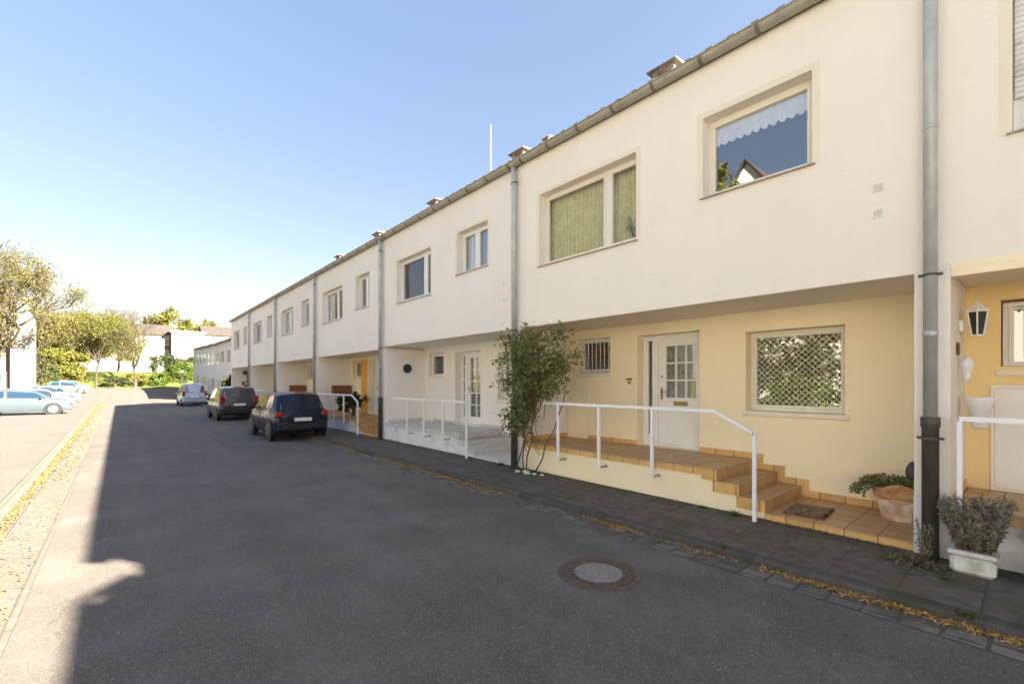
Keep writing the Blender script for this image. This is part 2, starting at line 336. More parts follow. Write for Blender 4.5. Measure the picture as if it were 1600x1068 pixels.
    def build(s, name, material, parent=None, smooth=False, local=False):
        me = bpy.data.meshes.new(name)
        off = Vector((0,0,0)) if local else origin(parent)
        me.from_pydata([(p[0]-off[0], p[1]-off[1], p[2]-off[2]) for p in s.v], [], s.f); me.update()
        for m in (material if isinstance(material, list) else [material]): me.materials.append(M[m])
        if smooth: me.polygons.foreach_set('use_smooth', [True]*len(me.polygons))
        o = bpy.data.objects.new(name, me); COL.objects.link(o); o.parent = parent
        import bmesh
        if not s.v: return o
        if len(s.f) < 4000:
            bm = bmesh.new(); bm.from_mesh(me); bmesh.ops.recalc_face_normals(bm, faces=bm.faces); bm.to_mesh(me); bm.free()
        return o
def wall(mb, X, th, y0, y1, z0, z1, holes):
    """upright wall in the plane X..X+th with rectangular openings (y0,y1,z0,z1) and their reveals"""
    ys = sorted({y0, y1}|{h[0] for h in holes}|{h[1] for h in holes}); zs = sorted({z0, z1}|{h[2] for h in holes}|{h[3] for h in holes})
    ys = [y for y in ys if y0 <= y <= y1]; zs = [z for z in zs if z0 <= z <= z1]
    inh = lambda i, j: 0 <= i < len(ys)-1 and 0 <= j < len(zs)-1 and not any(h[0]-1e-6 <= ys[i] and ys[i+1] <= h[1]+1e-6 and h[2]-1e-6 <= zs[j] and zs[j+1] <= h[3]+1e-6 for h in holes)
    V = {}; vs = []
    def vid(i, j, k):
        if (i,j,k) not in V: V[i,j,k] = len(vs); vs.append((X+k*th, ys[i], zs[j]))
        return V[i,j,k]
    fs = []
    for i in range(len(ys)-1):
        for j in range(len(zs)-1):
            if not inh(i, j): continue
            for k in (0, 1): fs.append((vid(i,j,k), vid(i+1,j,k), vid(i+1,j+1,k), vid(i,j+1,k)))
            if not inh(i-1, j): fs.append((vid(i,j,0), vid(i,j+1,0), vid(i,j+1,1), vid(i,j,1)))
            if not inh(i+1, j): fs.append((vid(i+1,j,0), vid(i+1,j+1,0), vid(i+1,j+1,1), vid(i+1,j,1)))
            if not inh(i, j-1): fs.append((vid(i,j,0), vid(i+1,j,0), vid(i+1,j,1), vid(i,j,1)))
            if not inh(i, j+1): fs.append((vid(i,j+1,0), vid(i+1,j+1,0), vid(i+1,j+1,1), vid(i,j+1,1)))
    return mb.add(vs, fs)
def frame(mb, X, th, y0, y1, z0, z1, w):
    """rectangular ring"""
    mb.box(X, X+th, y0, y0+w, z0, z1); mb.box(X, X+th, y1-w, y1, z0, z1)
    mb.box(X, X+th, y0+w, y1-w, z0, z0+w); mb.box(X, X+th, y0+w, y1-w, z1-w, z1); return mb
def tag(o, label=None, cat=None, group=None, kind=None):
    if label: o['label'] = label
    if cat: o['category'] = cat
    if group: o['group'] = group
    if kind: o['kind'] = kind
    return o
def thing(name, label, cat, loc=(0,0,0), rz=0, group=None):
    o = bpy.data.objects.new(name, None); COL.objects.link(o); o.location = loc; o.rotation_euler = (0,0,rz)
    o.empty_display_size = .2
    return tag(o, label, cat, group)
def struct(name, mb, m, smooth=False): return tag(mb.build(name, m, None, smooth), name.replace('_', ' '), name.split('_')[-1], kind='structure')
def quads_mesh(name, C, size, material, parent=None, up=0., shape=4, asp=.62):
    """many small leaf faces; C (n,3) centres, size (n,) or scalar"""
    n = len(C); C = np.asarray(C, float); size = np.broadcast_to(np.asarray(size, float), (n,))
    nrm = rng.normal(size=(n,3)); nrm[:,2] += up; nrm /= np.linalg.norm(nrm, axis=1)[:,None]
    a = np.cross(nrm, rng.normal(size=(n,3))); a /= np.linalg.norm(a, axis=1)[:,None]; b = np.cross(nrm, a)
    off = np.array(origin(parent))
    s = size[:,None]
    P = np.stack([C-a*s, C+b*s*asp*.9-a*s*.1, C+a*s+nrm*s*.15, C-b*s*asp*.9-a*s*.1], 1)-off
    me = bpy.data.meshes.new(name); me.vertices.add(4*n); me.vertices.foreach_set('co', P.reshape(-1))
    me.loops.add(4*n); me.loops.foreach_set('vertex_index', np.arange(4*n)); me.polygons.add(n)
    me.polygons.foreach_set('loop_start', np.arange(0, 4*n, 4)); me.polygons.foreach_set('loop_total', np.full(n, 4))
    me.update(calc_edges=True); me.validate(); me.materials.append(M[material])
    o = bpy.data.objects.new(name, me); COL.objects.link(o); o.parent = parent; return o

# ---------------------------------------------------------------- ground
def gz(y):
    if y < 52: return 0.
    if y < 100: t = (y-52)/48; return .95*t*t*(3-2*t)
    if y < 113: t = (y-100)/13; return .95+3.0*t*t*(3-2*t)
    return 3.95
def bend(y): return -.00011*max(0, y)**2
YS = list(np.linspace(-40, 50, 31))+list(np.linspace(53, 101, 25))
def strip(name, m, x0, x1, dz, curve=False, ys=None):
    mb = MB(); ys = ys or YS
    mb.sheet(lambda u, v: ((x0 if v == 0 else x1)+(bend(u) if curve in (True, 'L') and (curve is True or v == 0) else 0), u, gz(u)+dz), ys, [0, 1])
    return struct(name, mb, m)
g = MB(); gy = [-400, -100, -40]+list(np.linspace(0, 50, 6))+list(np.linspace(53, 115, 32))+[150, 250, 500, 1200]
g.sheet(lambda u, v: (v, u, gz(u)-.03), gy, [-900, -200, -60, -30, -10, 0, 10, 20, 60, 200, 900]); struct('ground', g, 'grass')
strip('road', 'asphalt', -.6, 4.52, 0, 'L')
strip('parking_area', 'lot', -19, -1.33, .012, 'R') if False else strip('parking_area', 'lot', -24, -1.0, -.006)
strip('concrete_strip', 'concrete', -1.02, -.6, .006, True)
mb = MB(); ky = YS
mb.sheet(lambda u, v: (bend(u)+(-1.36, -1.355, -1.19, -1.185)[v], u, gz(u)+(-.02, .03, .03, -.02)[v]), ky, [0, 1, 2, 3]); struct('kerb_line', mb, 'kerblight')
strip('gutter_setts', 'setts', 4.52, 4.86, .004)
mb = MB(); ky = list(np.linspace(-40, 50, 46))
mb.sheet(lambda u, v: ((4.85, 4.853, 4.875, 4.98)[v], u, (-.02, .055, .075, .083)[v]), ky, [0, 1, 2, 3]); struct('kerb', mb, 'kerb')
mb = MB(); mb.sheet(lambda u, v: ((4.985, 6.6)[v], u, (.08, .11)[v]), ky, [0, 1]); struct('pavement', mb, 'slabs')
mb = MB(); mb.sheet(lambda u, v: ((4.9, 9.0)[v], u, gz(u)+.02), list(np.linspace(50, 101, 12)), [0, 1]); struct('far_pavement', mb, 'slabs')

# ---------------------------------------------------------------- terraced houses
XF, XB, P0, PER = 6.2, 7.57, .71, 6.3
ZS, ZE = 2.965, 6.28
def pleats(mb, X, y0, y1, z0, z1, wl, amp, scallop=0., seed=0):
    rr = random.Random(seed); n = int((y1-y0)/.012)
    ph = [rr.uniform(-.9, .9) for _ in range(40)]
    def fn(u, v):
        y = y0+(y1-y0)*u; t = y/wl*2*math.pi+ph[int(y*3) % 40]*.0+.6*math.sin(y*5.3+seed)
        zb = z0+(scallop*(1-abs(math.sin(math.pi*y/wl/1.0))) if scallop else 0)
        return (X+amp*math.sin(t)*(.5+.5*(1-v)), y, zb+(z1-zb)*v)
    return mb.sheet(fn, np.linspace(0, 1, n), [0, .25, .5, .75, 1])
def window(par, X, y0, y1, z0, z1, rev, splits=(), fm='white', sill='sillm', fw=.06, curtain=None, lab=None, sillout=.04, gl='glass'):
    """frame set back rev from the wall face X; splits = y of mullions"""
    f = MB(); xf = X+rev; frame(f, xf, .06, y0+.003, y1-.003, z0+.012, z1-.003, fw)
    edges = [y0+fw]+[e for s_ in splits for e in (s_-.055, s_+.055)]+[y1-fw]
    for s_ in splits: f.box(xf, xf+.06, s_-.055, s_+.055, z0+.012+fw, z1-fw-.003)
    win = f.build('window', fm, par)
    if lab: win['label'] = lab
    for k in range(0, len(edges), 2):
        a, b = edges[k], edges[k+1]
        if b-a > .2:                                     # casement ring a little proud
            frame(c := MB(), xf-.012, .05, a+.002, b-.002, z0+.014+fw, z1-fw-.005, .035); c.build('casement', fm, win); a += .033; b -= .033
        MB().box(xf+.028, xf+.034, a, b, z0+.012+fw, z1-fw).build('pane', gl, win)
    if sill:
        s_ = MB(); s_.prism([(X-sillout, z0-.012), (xf-.002, z0-.002), (xf-.002, z0+.010), (X-sillout, z0+.002), ], 'y', y0-.035, y1+.035) if sill == 'sillm' else s_.bbox(X-sillout, xf-.002, y0-.05, y1+.05, z0-.06, z0+.010, .008)
        s_.build('window_sill', sill, win)
    xi = xf+.11
    if curtain == 'olive':
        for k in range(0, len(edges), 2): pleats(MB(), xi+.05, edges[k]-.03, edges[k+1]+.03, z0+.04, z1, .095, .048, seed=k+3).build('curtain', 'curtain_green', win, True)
    elif curtain == 'valance':
        pleats(MB(), xi-.058, y0+.03, y1-.03, z1-.36, z1-.02, .105, .012, .045, seed=5).build('lace_valance', 'lace', win, True)
    elif curtain == 'net':
        pleats(MB(), xi-.04, y0+.03, y1-.03, z0+.04, z1-.02, .12, .012, seed=8).build('net_curtain', 'net', win, True)
    elif curtain == 'white':
        k = 0; pleats(MB(), xi, edges[0]-.02, edges[0]+(edges[1]-edges[0])*.45, z0+.04, z1, .09, .018, seed=2).build('curtain', 'curtain_white', win, True)
        pleats(MB(), xi, edges[-1]-(edges[-1]-edges[-2])*.5, edges[-1]+.02, z0+.04, z1, .09, .018, seed=4).build('curtain', 'curtain_white', win, True)
    elif curtain == 'shutter':
        s_ = MB(); zb = z0+.36; n = int((z1-zb)/.05)
        for i in range(n): s_.bbox(xf-.045, xf-.02, y0+.01, y1-.01, zb+i*.05, zb+i*.05+.047, .008)
        s_.build('roller_shutter', 'plinth', win)
    return win
def downpipe(par, y, split=1.5):
    d = MB(); X = XF-.10
    d.tube([(X-.0, y, split-.05), (X, y, 6.05), (X+.005, y+.02, 6.16), (X, y+.03, 6.24)], .056, 14)
    for z in (4.35, 2.3): d.lathe((X, y, z), [(.0565, 0), (.061, .004), (.061, .05), (.0565, .054)], 14)
    pipe = d.build('downpipe', 'pipezinc', par, True)
    MB().lathe((X, y, 0), [(.066, .085), (.066, split-.1), (.076, split-.095), (.076, split), (.06, split+.005)], 16).build('standpipe', 'iron', pipe, True)
    for z in (1.28, 2.9, 5.9):
        c = MB(); r = .072 if z < 1.5 else .062
        c.lathe((X, y, z), [(r-.004, 0), (r, 0), (r, .025), (r-.004, .025)], 14); c.box(X, XF-.002, y-.004, y+.004, z+.005, z+.02)
        c.box(X-.012, X+.012, y-r-.03, y-r+.004, z, z+.025); c.box(X-.012, X+.012, y+r-.004, y+r+.03, z, z+.025)
        c.build('pipe_clamp', 'iron', pipe)
    return pipe
def chimney(par, x, y, ztop, wid):
    w2 = wid/2; c = MB()
    c.box(x-w2*.78, x+w2*.78, y-w2*.78, y+w2*.78, 6.5, ztop-.24); c.bbox(x-w2*.84, x+w2*.84, y-w2*.84, y+w2*.84, ztop-.24, ztop-.205, .01)
    ch = c.build('chimney', 'chim', par)
    p = MB()
    for sx in (-1, 1):
        for sy in (-1, 1): p.box(x+sx*w2*.6-.035, x+sx*w2*.6+.035, y+sy*w2*.6-.035, y+sy*w2*.6+.035, ztop-.205, ztop-.05)
    p.prism([(x-w2, ztop-.05), (x+w2, ztop-.05), (x+w2, ztop-.03), (x, ztop), (x-w2, ztop-.03)], 'y', y-w2, y+w2)
    p.build('chimney_cap', 'chim', ch)
def roof(par, y0, y1, lowend=False):
    e = (XF-.02, ZE+.07); rg = (10.8, 8.45); be = (15.4, ZE+.07)
    r = MB(); r.prism([e, rg, be, (15.4, ZE), (10.8, 8.36), (XF-.02, ZE-.0)], 'y', y0, y1)
    n = max(1, round((y1-y0)/.3))
    for i in range(n):                                   # rounded tile noses over the gutter
        yc = y0+(i+.5)*(y1-y0)/n
        r.prism([(e[0]-.075, ZE+.11), (e[0]+.5, ZE+.355), (e[0]+.5, ZE+.395), (e[0]-.075, ZE+.15)], 'y', yc-.05, yc+.05)
    r.prism([(rg[0]-.16, 8.4), (rg[0], 8.56), (rg[0]+.16, 8.4)], 'y', y0, y1)
    return r.build('roof', 'roof', par)
def gutter(par, y0, y1, shift=0):
    X, Z, r = XF-.105, ZE+.045, .085; n = 10
    arc = [(X-math.cos(math.pi*k/n)*r, Z-math.sin(math.pi*k/n)*r) for k in range(n+1)]
    inn = [(X-math.cos(math.pi*k/n)*(r-.006), Z-math.sin(math.pi*k/n)*(r-.006)) for k in range(n+1)][::-1]
    gm = MB(); gm.prism(arc+inn, 'y', y0, y1); gm.tube([(X-r-.008, y0, Z+.002), (X-r-.008, y1, Z+.002)], .011, 8)
    gu = gm.build('gutter', 'zinc', par)
    y = y0+.12+shift
    while y < y1-.05:
        b = MB(); b.prism([(X-math.cos(math.pi*k/n)*(r+.009), Z-math.sin(math.pi*k/n)*(r+.009)) for k in range(n+1)]+[(X-math.cos(math.pi*k/n)*(r+.0005), Z-math.sin(math.pi*k/n)*(r+.0005)) for k in range(n+1)][::-1], 'y', y-.024, y+.024)
        b.build('gutter_bracket', 'bracketm', gu); y += .74
def vent(par, y, z, s=.05):
    v = MB(); frame(v, XF-.012, .012, y-s, y+s, z-s, z+s, .012)
    for i in range(4): v.prism([(XF-.012, z-s+.02+i*.02), (XF-.001, z-s+.030+i*.02), (XF-.001, z-s+.034+i*.02), (XF-.012, z-s+.024+i*.02)], 'y', y-s+.012, y+s-.012)
    v.build('vent', 'white', par)
def trimband(mb, y0, y1, z0, z1, w=.08):
    x0, x1 = XF-.004, XF+.01
    mb.box(x0, x1, y0-w, y0-.001, z0-.0, z1+w); mb.box(x0, x1, y1+.001, y1+w, z0-.0, z1+w); mb.box(x0, x1, y0-.001, y1+.001, z1+.001, z1+w)
def porch_house(k, label, wallm='render_white', backm='render_yellow', winA=(3.47, 5.66, 4.1, 5.5), splA=(4.14,), winB=(1.05, 2.38, 4.42, 5.54), splB=(),
                curA='olive', curB='valance', fm='framecream', tiles=('tile_top', 'tile_side', 'tile_end'), pz=.65, chim=(), door=True, trim=True, endwall=False,
                side=None, sun_gap=0., porch_detail=2, zs=ZS):
    y0 = P0+PER*(k-1); y1 = y0+PER
    h = thing('terraced_house', label, 'house', (XF, y0, 0), 0, 'terraced houses along the street')
    A = (y0+winA[0], y0+winA[1], winA[2], winA[3]); B = (y0+winB[0], y0+winB[1], winB[2], winB[3])
    wall(MB(), XF, .3, y0+.001, y1-.001, zs, ZE, [A, B]+([(y0+.003, y0+1.09, 6.12, ZE)] if k == 0 else [])).build('facade_wall', wallm, h)  # wall top notched out of view, shaped for a sun patch on the road
    MB().box(XF+.302, 15.3, y0+.001, y1-.001, zs+.003, zs+.14).build('floor_slab', 'soffit', h)
    MB().box(XF+.31, 15.04, y0+.002, y1-.002, 5.78, 5.86).build('ceiling', 'soffit', h)
    MB().box(XF+.004, XF+.301, y0+.001, y1-.001, zs-.006, zs-.001).build('soffit_edge', 'soffit', h)
    pa = MB(); pa.box(XF, XB-.001, y0-.135, y0+.135, .08, zs-.004); pw = pa.build('party_wall', wallm, h)
    MB().box(XF-.006, XF+.3, y0-.139, y0+.139, .09, .70).build('plinth', 'plinth', pw)
    MB().box(15.05, 15.3, y0, y1, 0, ZE).build('rear_wall', wallm, h)
    if endwall or k == 0 or k == -1:
        for ye in ([y1+.001] if endwall else [])+([y0-.3] if k == -1 else []):
            e = MB(); e.prism([(XF, zs), (XF, ZE), (10.8, 8.35), (15.3, ZE), (15.3, 0), (XF, 0)], 'y', ye, ye+.24); e.build('gable_wall', wallm, h)
    if trim:
        for q_ in (A, B): t = MB(); trimband(t, *q_); t.build('window_trim', 'trim', h)
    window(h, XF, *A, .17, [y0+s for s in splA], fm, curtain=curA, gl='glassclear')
    window(h, XF, *B, .18, [y0+s for s in splB], fm, curtain=curB, gl='glasscoat')
    roof(h, y0+(sun_gap if k == 0 else 0), y1-(sun_gap if k == -1 else 0))  # gap in the unseen eave, added to let the sun patch through
    if k == 0: MB().box(6.51, 15.2, y0+.15, y0+1.08, 5.95, 6.05).build('sun_gap_roof', 'zinc', h)  # unseen roof, added only to close the sun gap
    gutter(h, y0+(sun_gap if k == 0 else 0)+.002, y1-(sun_gap if k == -1 else 0)-.002)
    for (cx, cy, cz, cw) in chim: chimney(h, cx, cy, cz, cw)
    # ground floor, set back
    hd = (y0+3.118, y0+4.365, pz, 2.75); hw = (y0+1.044, y0+2.356, 1.39, 2.65); hs = (y0+5.01, y0+5.88, 2.03, 2.78)
    wall(MB(), XB, .32, y0+.0, y1-.0, .0, zs+.002, [hd, hw, hs]).build('recessed_wall', backm, h)
    return h, y0, y1, hd, hw, hs
def porch(h, y0, y1, tiles, base, pz=.65, top=(2.19, 1.89, 1.57), plat=.19, xf=6.22):
    """raised porch with three steps down to a low platform on the right"""
    tt, ts, te = tiles; ya, yb = y0+.137, y1-.137
    ris = (pz-plat)/3; zs = [pz, pz-ris, pz-2*ris]; e = [y0+t for t in top]
    b = MB(); b.prism([(e[0]+.02, .0), (yb, .0), (yb, pz-.03), (e[0]+.02, pz-.03)], 'x', xf+.03, XB-.003); po = b.build('porch', base, h)
    MB().box(xf, XB-.004, e[0]+.0, yb, pz-.028, pz).build('porch_floor', tt, po)
    MB().box(xf+.004, xf+.028, e[0]+.22, yb, pz-.105, pz-.03).build('edge_tiles', ts, po)
    for i in range(3):                                   # step bodies: front face, riser, tread
        lo = e[i]; hi = e[i]+(.22 if i == 0 else .36); z = zs[i]
        st = MB(); st.box(xf+.004, xf+.028, lo+.004, hi, z-ris-.002, z-.03 if i == 0 else z-.012); s_ = st.build('step', ts, po)
        MB().box(xf+.006, XB-.005, lo+.003, lo+.016, z-ris, z-.029 if i == 0 else z-.013).build('riser', te, s_)
        if i: MB().box(xf, XB-.006, lo, e[i-1]+.004, z-.012, z).build('tread', tt, s_)
        if i: MB().box(xf+.035, XB-.007, lo+.02, e[i-1]+.018, .02, z-.013).build('step_core', base, s_)
    MB().box(xf, XB-.008, ya, e[2]+.003, plat-.022, plat).build('platform', tt, po)
    MB().box(xf+.004, xf+.03, ya, e[2]+.002, .05, plat-.023).build('platform_edge', ts, po)
    MB().box(xf+.031, XB-.009, ya, e[2]+.0, .02, plat-.024).build('platform_core', base, po)
    # stepped skirting along the back wall and the left party wall
    x0, x1 = XB-.014, XB-.001; hg = .095
    MB().box(x0, x1, y0+4.37, y1-.74, pz+.001, pz+hg-.01).build('skirting', ts, po)
    f = .001; yt = y0+3.11
    MB().prism([(yt, pz+f), (e[0]-f, pz+f), (e[0]-f, zs[1]+f), (e[1]-f, zs[1]+f), (e[1]-f, zs[2]+f), (e[2]-f, zs[2]+f), (e[2]-f, plat+f), (ya, plat+f), (ya, plat+hg), (e[2]-.1, plat+hg),
      (e[2]-.1, zs[2]+hg), (e[1]-.1, zs[2]+hg), (e[1]-.1, zs[1]+hg), (e[0]-.1, zs[1]+hg), (e[0]-.1, pz+hg), (yt, pz+hg)], 'x', x0, x1).build('skirting', ts, po)
    MB().box(xf+.1, XB-.02, yb-.012, yb-.001, pz+.001, pz+hg).build('skirting', ts, po)
    return po
def railing(h, ys, x=6.05, ztop=1.465, yend=None, ylow=None, ystart=None, zl=1.205, slope=True, m='railwhite'):
    t = .022
    r = MB()
    if slope: pts = [(ystart, ztop), (yend, ztop), (ylow, zl)]
    else: pts = [(ystart, ztop), (ylow, ztop)]
    for (ya, za), (yb, zb) in zip(pts[:-1], pts[1:]):
        r.prism([(ya, za-t), (ya, za+t), (yb, zb+t), (yb, zb-t)], 'x', x-t, x+t)
    rail = r.build('railing', m, h)
    for y in ys:
        p = MB(); p.bbox(x-t, x+t, y-t, y+t, .40, ztop-t-.001, .004); p = p.build('post', m, rail)
        b = MB(); b.box(x+t, 6.244, y-.015, y+.015, .42, .45); b.lathe((6.236, y, .435), [(.028, 0), (.028, .01)], 12, 'x'); b.build('bracket', 'zinc', p)
    MB().bbox(x-t, x+t, ylow-t, ylow+t, .085, pts[-1][1]+t*.7, .004).build('post', m, rail)
    return rail
def front_door(h, hd, y0, style='nine', pz=.65):
    X = XB+.245; y0 += .055
    f = MB(); frame(f, X-.03, .07, hd[0]+.002, hd[1]-.002, hd[2]+.002, hd[3]-.002, .048); f.box(X-.03, X+.04, y0+3.995, y0+4.085, hd[2]+.05, hd[3]-.05)
    fr = f.build('door_frame', 'white', h)
    # sidelight
    s = MB(); frame(s, X-.012, .04, y0+4.087, y0+4.26, pz+.052, hd[3]-.052, .045); s.box(X-.012, X+.028, y0+4.132, y0+4.225, pz+.097, pz+.2); sl = s.build('sidelight', 'white', fr)
    MB().box(X+.006, X+.012, y0+4.132, y0+4.225, pz+.2, hd[3]-.097).build('pane', 'glass', sl)
    if style == 'tall':
        for i in range(1, 5): MB().box(X-.010, X+.02, y0+4.13, y0+4.227, pz+.1+i*.39, pz+.14+i*.39).build('glazing_bar', 'white', sl)
    d = MB(); ya, yb = y0+3.115, y0+3.993
    if style == 'nine': gy0, gy1, g0, g1, nc, nr = y0+3.245, y0+3.84, 1.57, 2.53, 3, 3
    else: gy0, gy1, g0, g1, nc, nr = y0+3.29, y0+3.87, .86, 2.58, 2, 5
    wall(d, X, .045, ya, yb, hd[2]+.052, hd[3]-.052, [(gy0, gy1, g0, g1)])
    for i in range(1, nc): y = gy0+(gy1-gy0)*i/nc; d.box(X-.004, X+.04, y-.014, y+.014, g0, g1)
    for i in range(1, nr): z = g0+(g1-g0)*i/nr; d.box(X-.003, X+.038, gy0, gy1, z-.014, z+.014)
    frame(d, X-.008, .0079, gy0-.018, gy1+.018, g0-.018, g1+.018, .018)
    do = d.build('front_door', 'white', h)
    MB().box(X+.015, X+.021, gy0, gy1, g0, g1).build('pane', 'glass', do)
    pleats(MB(), X+.07, gy0-.02, gy1+.02, g0, g1, .09, .01, seed=6).build('door_curtain', 'doorsheer', do, True)
    if style == 'nine':
        p = MB(); frame(p, X-.010, .0099, y0+3.29, y0+3.84, .86, 1.36, .02); frame(p, X-.005, .0049, y0+3.325, y0+3.805, .895, 1.325, .012); p.build('door_panel', 'white', do)
        m_ = MB(); m_.bbox(X-.014, X-.001, y0+3.41, y0+3.69, 1.42, 1.50, .006); m_.prism([(X-.020, 1.435), (X-.0145, 1.485), (X-.0145, 1.435)], 'y', y0+3.45, y0+3.65); m_.build('mail_slot', 'brass', do)
    hn = MB(); yh = y0+3.93; hn.bbox(X-.010, X-.001, yh-.022, yh+.022, 1.53, 1.75, .006); hn.tube([(X-.01, yh, 1.68), (X-.05, yh, 1.68), (X-.055, yh-.06, 1.675), (X-.05, yh-.11, 1.665)], [.012, .011, .011, .008], 8)
    hn.build('door_handle', 'brass', do)
    MB().lathe((X-.012, yh, 1.96), [(.022, 0), (.022, .011)], 12, 'x').build('lock', 'brass', do)
def grille_window(h, hs, bars=True, fm='framecream'):
    wn_ = window(h, XB, *hs, .13, (), fm, sill='trim', fw=.05, sillout=.025)
    if bars:
        b = MB(); n = 8
        for i in range(n): y = hs[0]+.06+(hs[1]-hs[0]-.12)*i/(n-1); b.tube([(XB+.035, y, hs[2]+.015), (XB+.035, y, hs[3]-.01)], .008, 6)
        b.box(XB+.028, XB+.042, hs[0]+.005, hs[1]-.005, hs[3]-.06, hs[3]-.04); b.box(XB+.028, XB+.042, hs[0]+.005, hs[1]-.005, hs[2]+.06, hs[2]+.08)
        b.build('window_bars', 'white', wn_)
    return wn_
def hatch(h, y1, m, pz=.65, handle=False):
    f = MB(); ya, yb = (y1-.735, y1-.15) if not handle else (y1-.98, y1-.345)
    frame(f, XB-.020, .0195, ya, yb, pz+.002, 1.81, .022); ha = f.build('meter_cupboard_door', m, h)
    MB().box(XB-.006, XB-.0005, ya+.030, yb-.030, pz+.035, 1.780).build('cupboard_panel', m, ha)
    if handle: MB().bbox(XB-.03, XB-.021, ya+.05, ya+.13, 1.62, 1.65, .004).build('cupboard_handle', 'dark', ha)

# main house
h1, y0, y1, hd, hw, hs = porch_house(1, 'cream terraced house in the foreground with yellow porch wall and white railing', chim=((7.5, 4.36, 7.47, .58),))
porch(h1, y0, y1, ('tile_top', 'tile_side', 'tile_end'), 'render_yellow')
front_door(h1, hd, y0); grille_window(h1, hs); hatch(h1, y1, 'render_yellow')
window(h1, XB, *hw, .20, (), 'framecream', sill='trim', fw=.055, curtain='net', sillout=.035)
railing(h1, [5.73, 4.80, 3.80], ystart=6.25, yend=2.86, ylow=2.345)
downpipe(h1, P0+.0); vent(h1, 1.14, 3.95); vent(h1, 1.14, 3.67)
p = MB(); p.bbox(XB-.012, XB-.001, 5.19, 5.325, 1.895, 1.935, .004); p.build('name_plate', 'brass', h1)
MB().lathe((XB-.014, 5.25, 1.845), [(.028, 0), (.028, .013)], 14, 'x').build('doorbell', 'brass', h1)
# second house: white with pale tiles
h2, y0, y1, hd, hw, hs = porch_house(2, 'white terraced house left of the rose bush, with pale tiled porch and tall glazed door', wallm='render_grey', backm='render_grey', winA=(3.46, 5.39, 4.17, 5.42),
    splA=(3.98,), winB=(1.01, 2.23, 4.45, 5.47), splB=(1.62,), curA=None, curB='white', fm='white', chim=((7.5, 8.26, 7.47, .56), (7.4, 7.3, 7.42, .24), (7.5, 12.2, 7.46, .56)))
porch(h2, y0, y1, ('tile_grey', 'tile_grey', 'tile_grey'), 'plinth', pz=.62)
front_door(h2, hd, y0, 'tall'); grille_window(h2, hs, False, 'white'); hatch(h2, y1, 'render_grey')
window(h2, XB, *hw, .20, (y0+1.7,), 'white', sill='trim', curtain='white', sillout=.035)
downpipe(h2, y0)
m_ = MB(); m_.tube([(10.8, 13.78, 8.4), (10.8, 13.78, 11.78)], .007, 6); m_.build('aerial_mast', 'white', h2)
MB().lathe((6.95, y1-.138, 2.3), [(.10, -.03), (.14, -.03), (.15, -.001), (.10, -.001)], 20, 'y').build('wall_lamp', 'dark', h2)
r_ = railing(h2, [11.49, 10.57, 9.63], ystart=12.3, ylow=8.62, ztop=1.40, slope=False, m='render_grey')
vent(h2, y0+.45, 3.95); vent(h2, y0+.45, 3.6)
specs = [
 (3, 'cream terraced house with an orange wall panel on its porch beside the dark parked hatchback', 'render_grey', 'render_yellow', (3.43, 5.6, 4.2, 5.45), (4.3,), (1.05, 2.17, 4.36, 5.5), (1.6,), 'white', ((7.5, 16.2, 7.46, .6),)),
 (4, 'white terraced house between the orange doored house and the grey parked car', 'render_grey', 'render_yellow', (3.4, 5.5, 4.2, 5.45), (4.3,), (1.05, 2.1, 4.36, 5.5), (), 'white', ((7.5, 20.2, 7.46, .6),)),
 (5, 'white terraced house behind the grey estate car, third from the far end of the row', 'render_grey', 'render_grey', (3.4, 5.5, 4.2, 5.45), (4.5,), (1.05, 2.1, 4.36, 5.5), (), None, ()),
 (6, 'white terraced house at the far end of the row, its gable against the trees', 'render_white', 'render_grey', (3.4, 5.5, 4.2, 5.45), (4.5,), (1.05, 2.1, 4.36, 5.5), (), None, ()),
]
for k, lab, wm, bm_, wa, sa, wb, sb, cur, chs in specs:
    hh, y0, y1, hd, hw, hs = porch_house(k, lab, wallm=wm, backm=bm_, winA=wa, splA=sa, winB=wb, splB=sb, curA=cur, curB=None, fm='white', chim=chs, endwall=(k == 6), zs=2.9)
    porch(hh, y0, y1, ('tile_top', 'tile_side', 'tile_end'), 'plinth', pz=.6)
    front_door(hh, hd, y0, 'nine', .65); grille_window(hh, hs, k == 4)
    window(hh, XB, *hw, .20, (), 'white', sill='trim', curtain='white', sillout=.035)
    downpipe(hh, y0, 1.4)
    railing(hh, [y0+4.9, y0+3.9, y0+2.9], ystart=y0+5.6, yend=y0+2.15, ylow=y0+1.65, ztop=1.42, zl=1.2)
    if k == 3:
        MB().box(XB-.03, XB-.001, y0+4.42, y0+4.96, .62, 2.8).build('wall_panel', 'orange', hh)
        bx = MB(); bx.bbox(6.75, 7.5, y1-.36, y1-.15, 1.36, 1.74, .01); [bx.box(6.74, 7.51, y1-.365, y1-.362, 1.38+i*.09, 1.45+i*.09) for i in range(4)]; bx.build('wooden_box', 'woodbrown', hh)
    if k == 4:
        bx = MB(); bx.bbox(6.75, 7.5, y1-.36, y1-.15, 1.4, 1.72, .01); [bx.box(6.74, 7.51, y1-.365, y1-.362, 1.42+i*.09, 1.49+i*.09) for i in range(3)]; bx.build('wooden_box', 'woodbrown', hh)
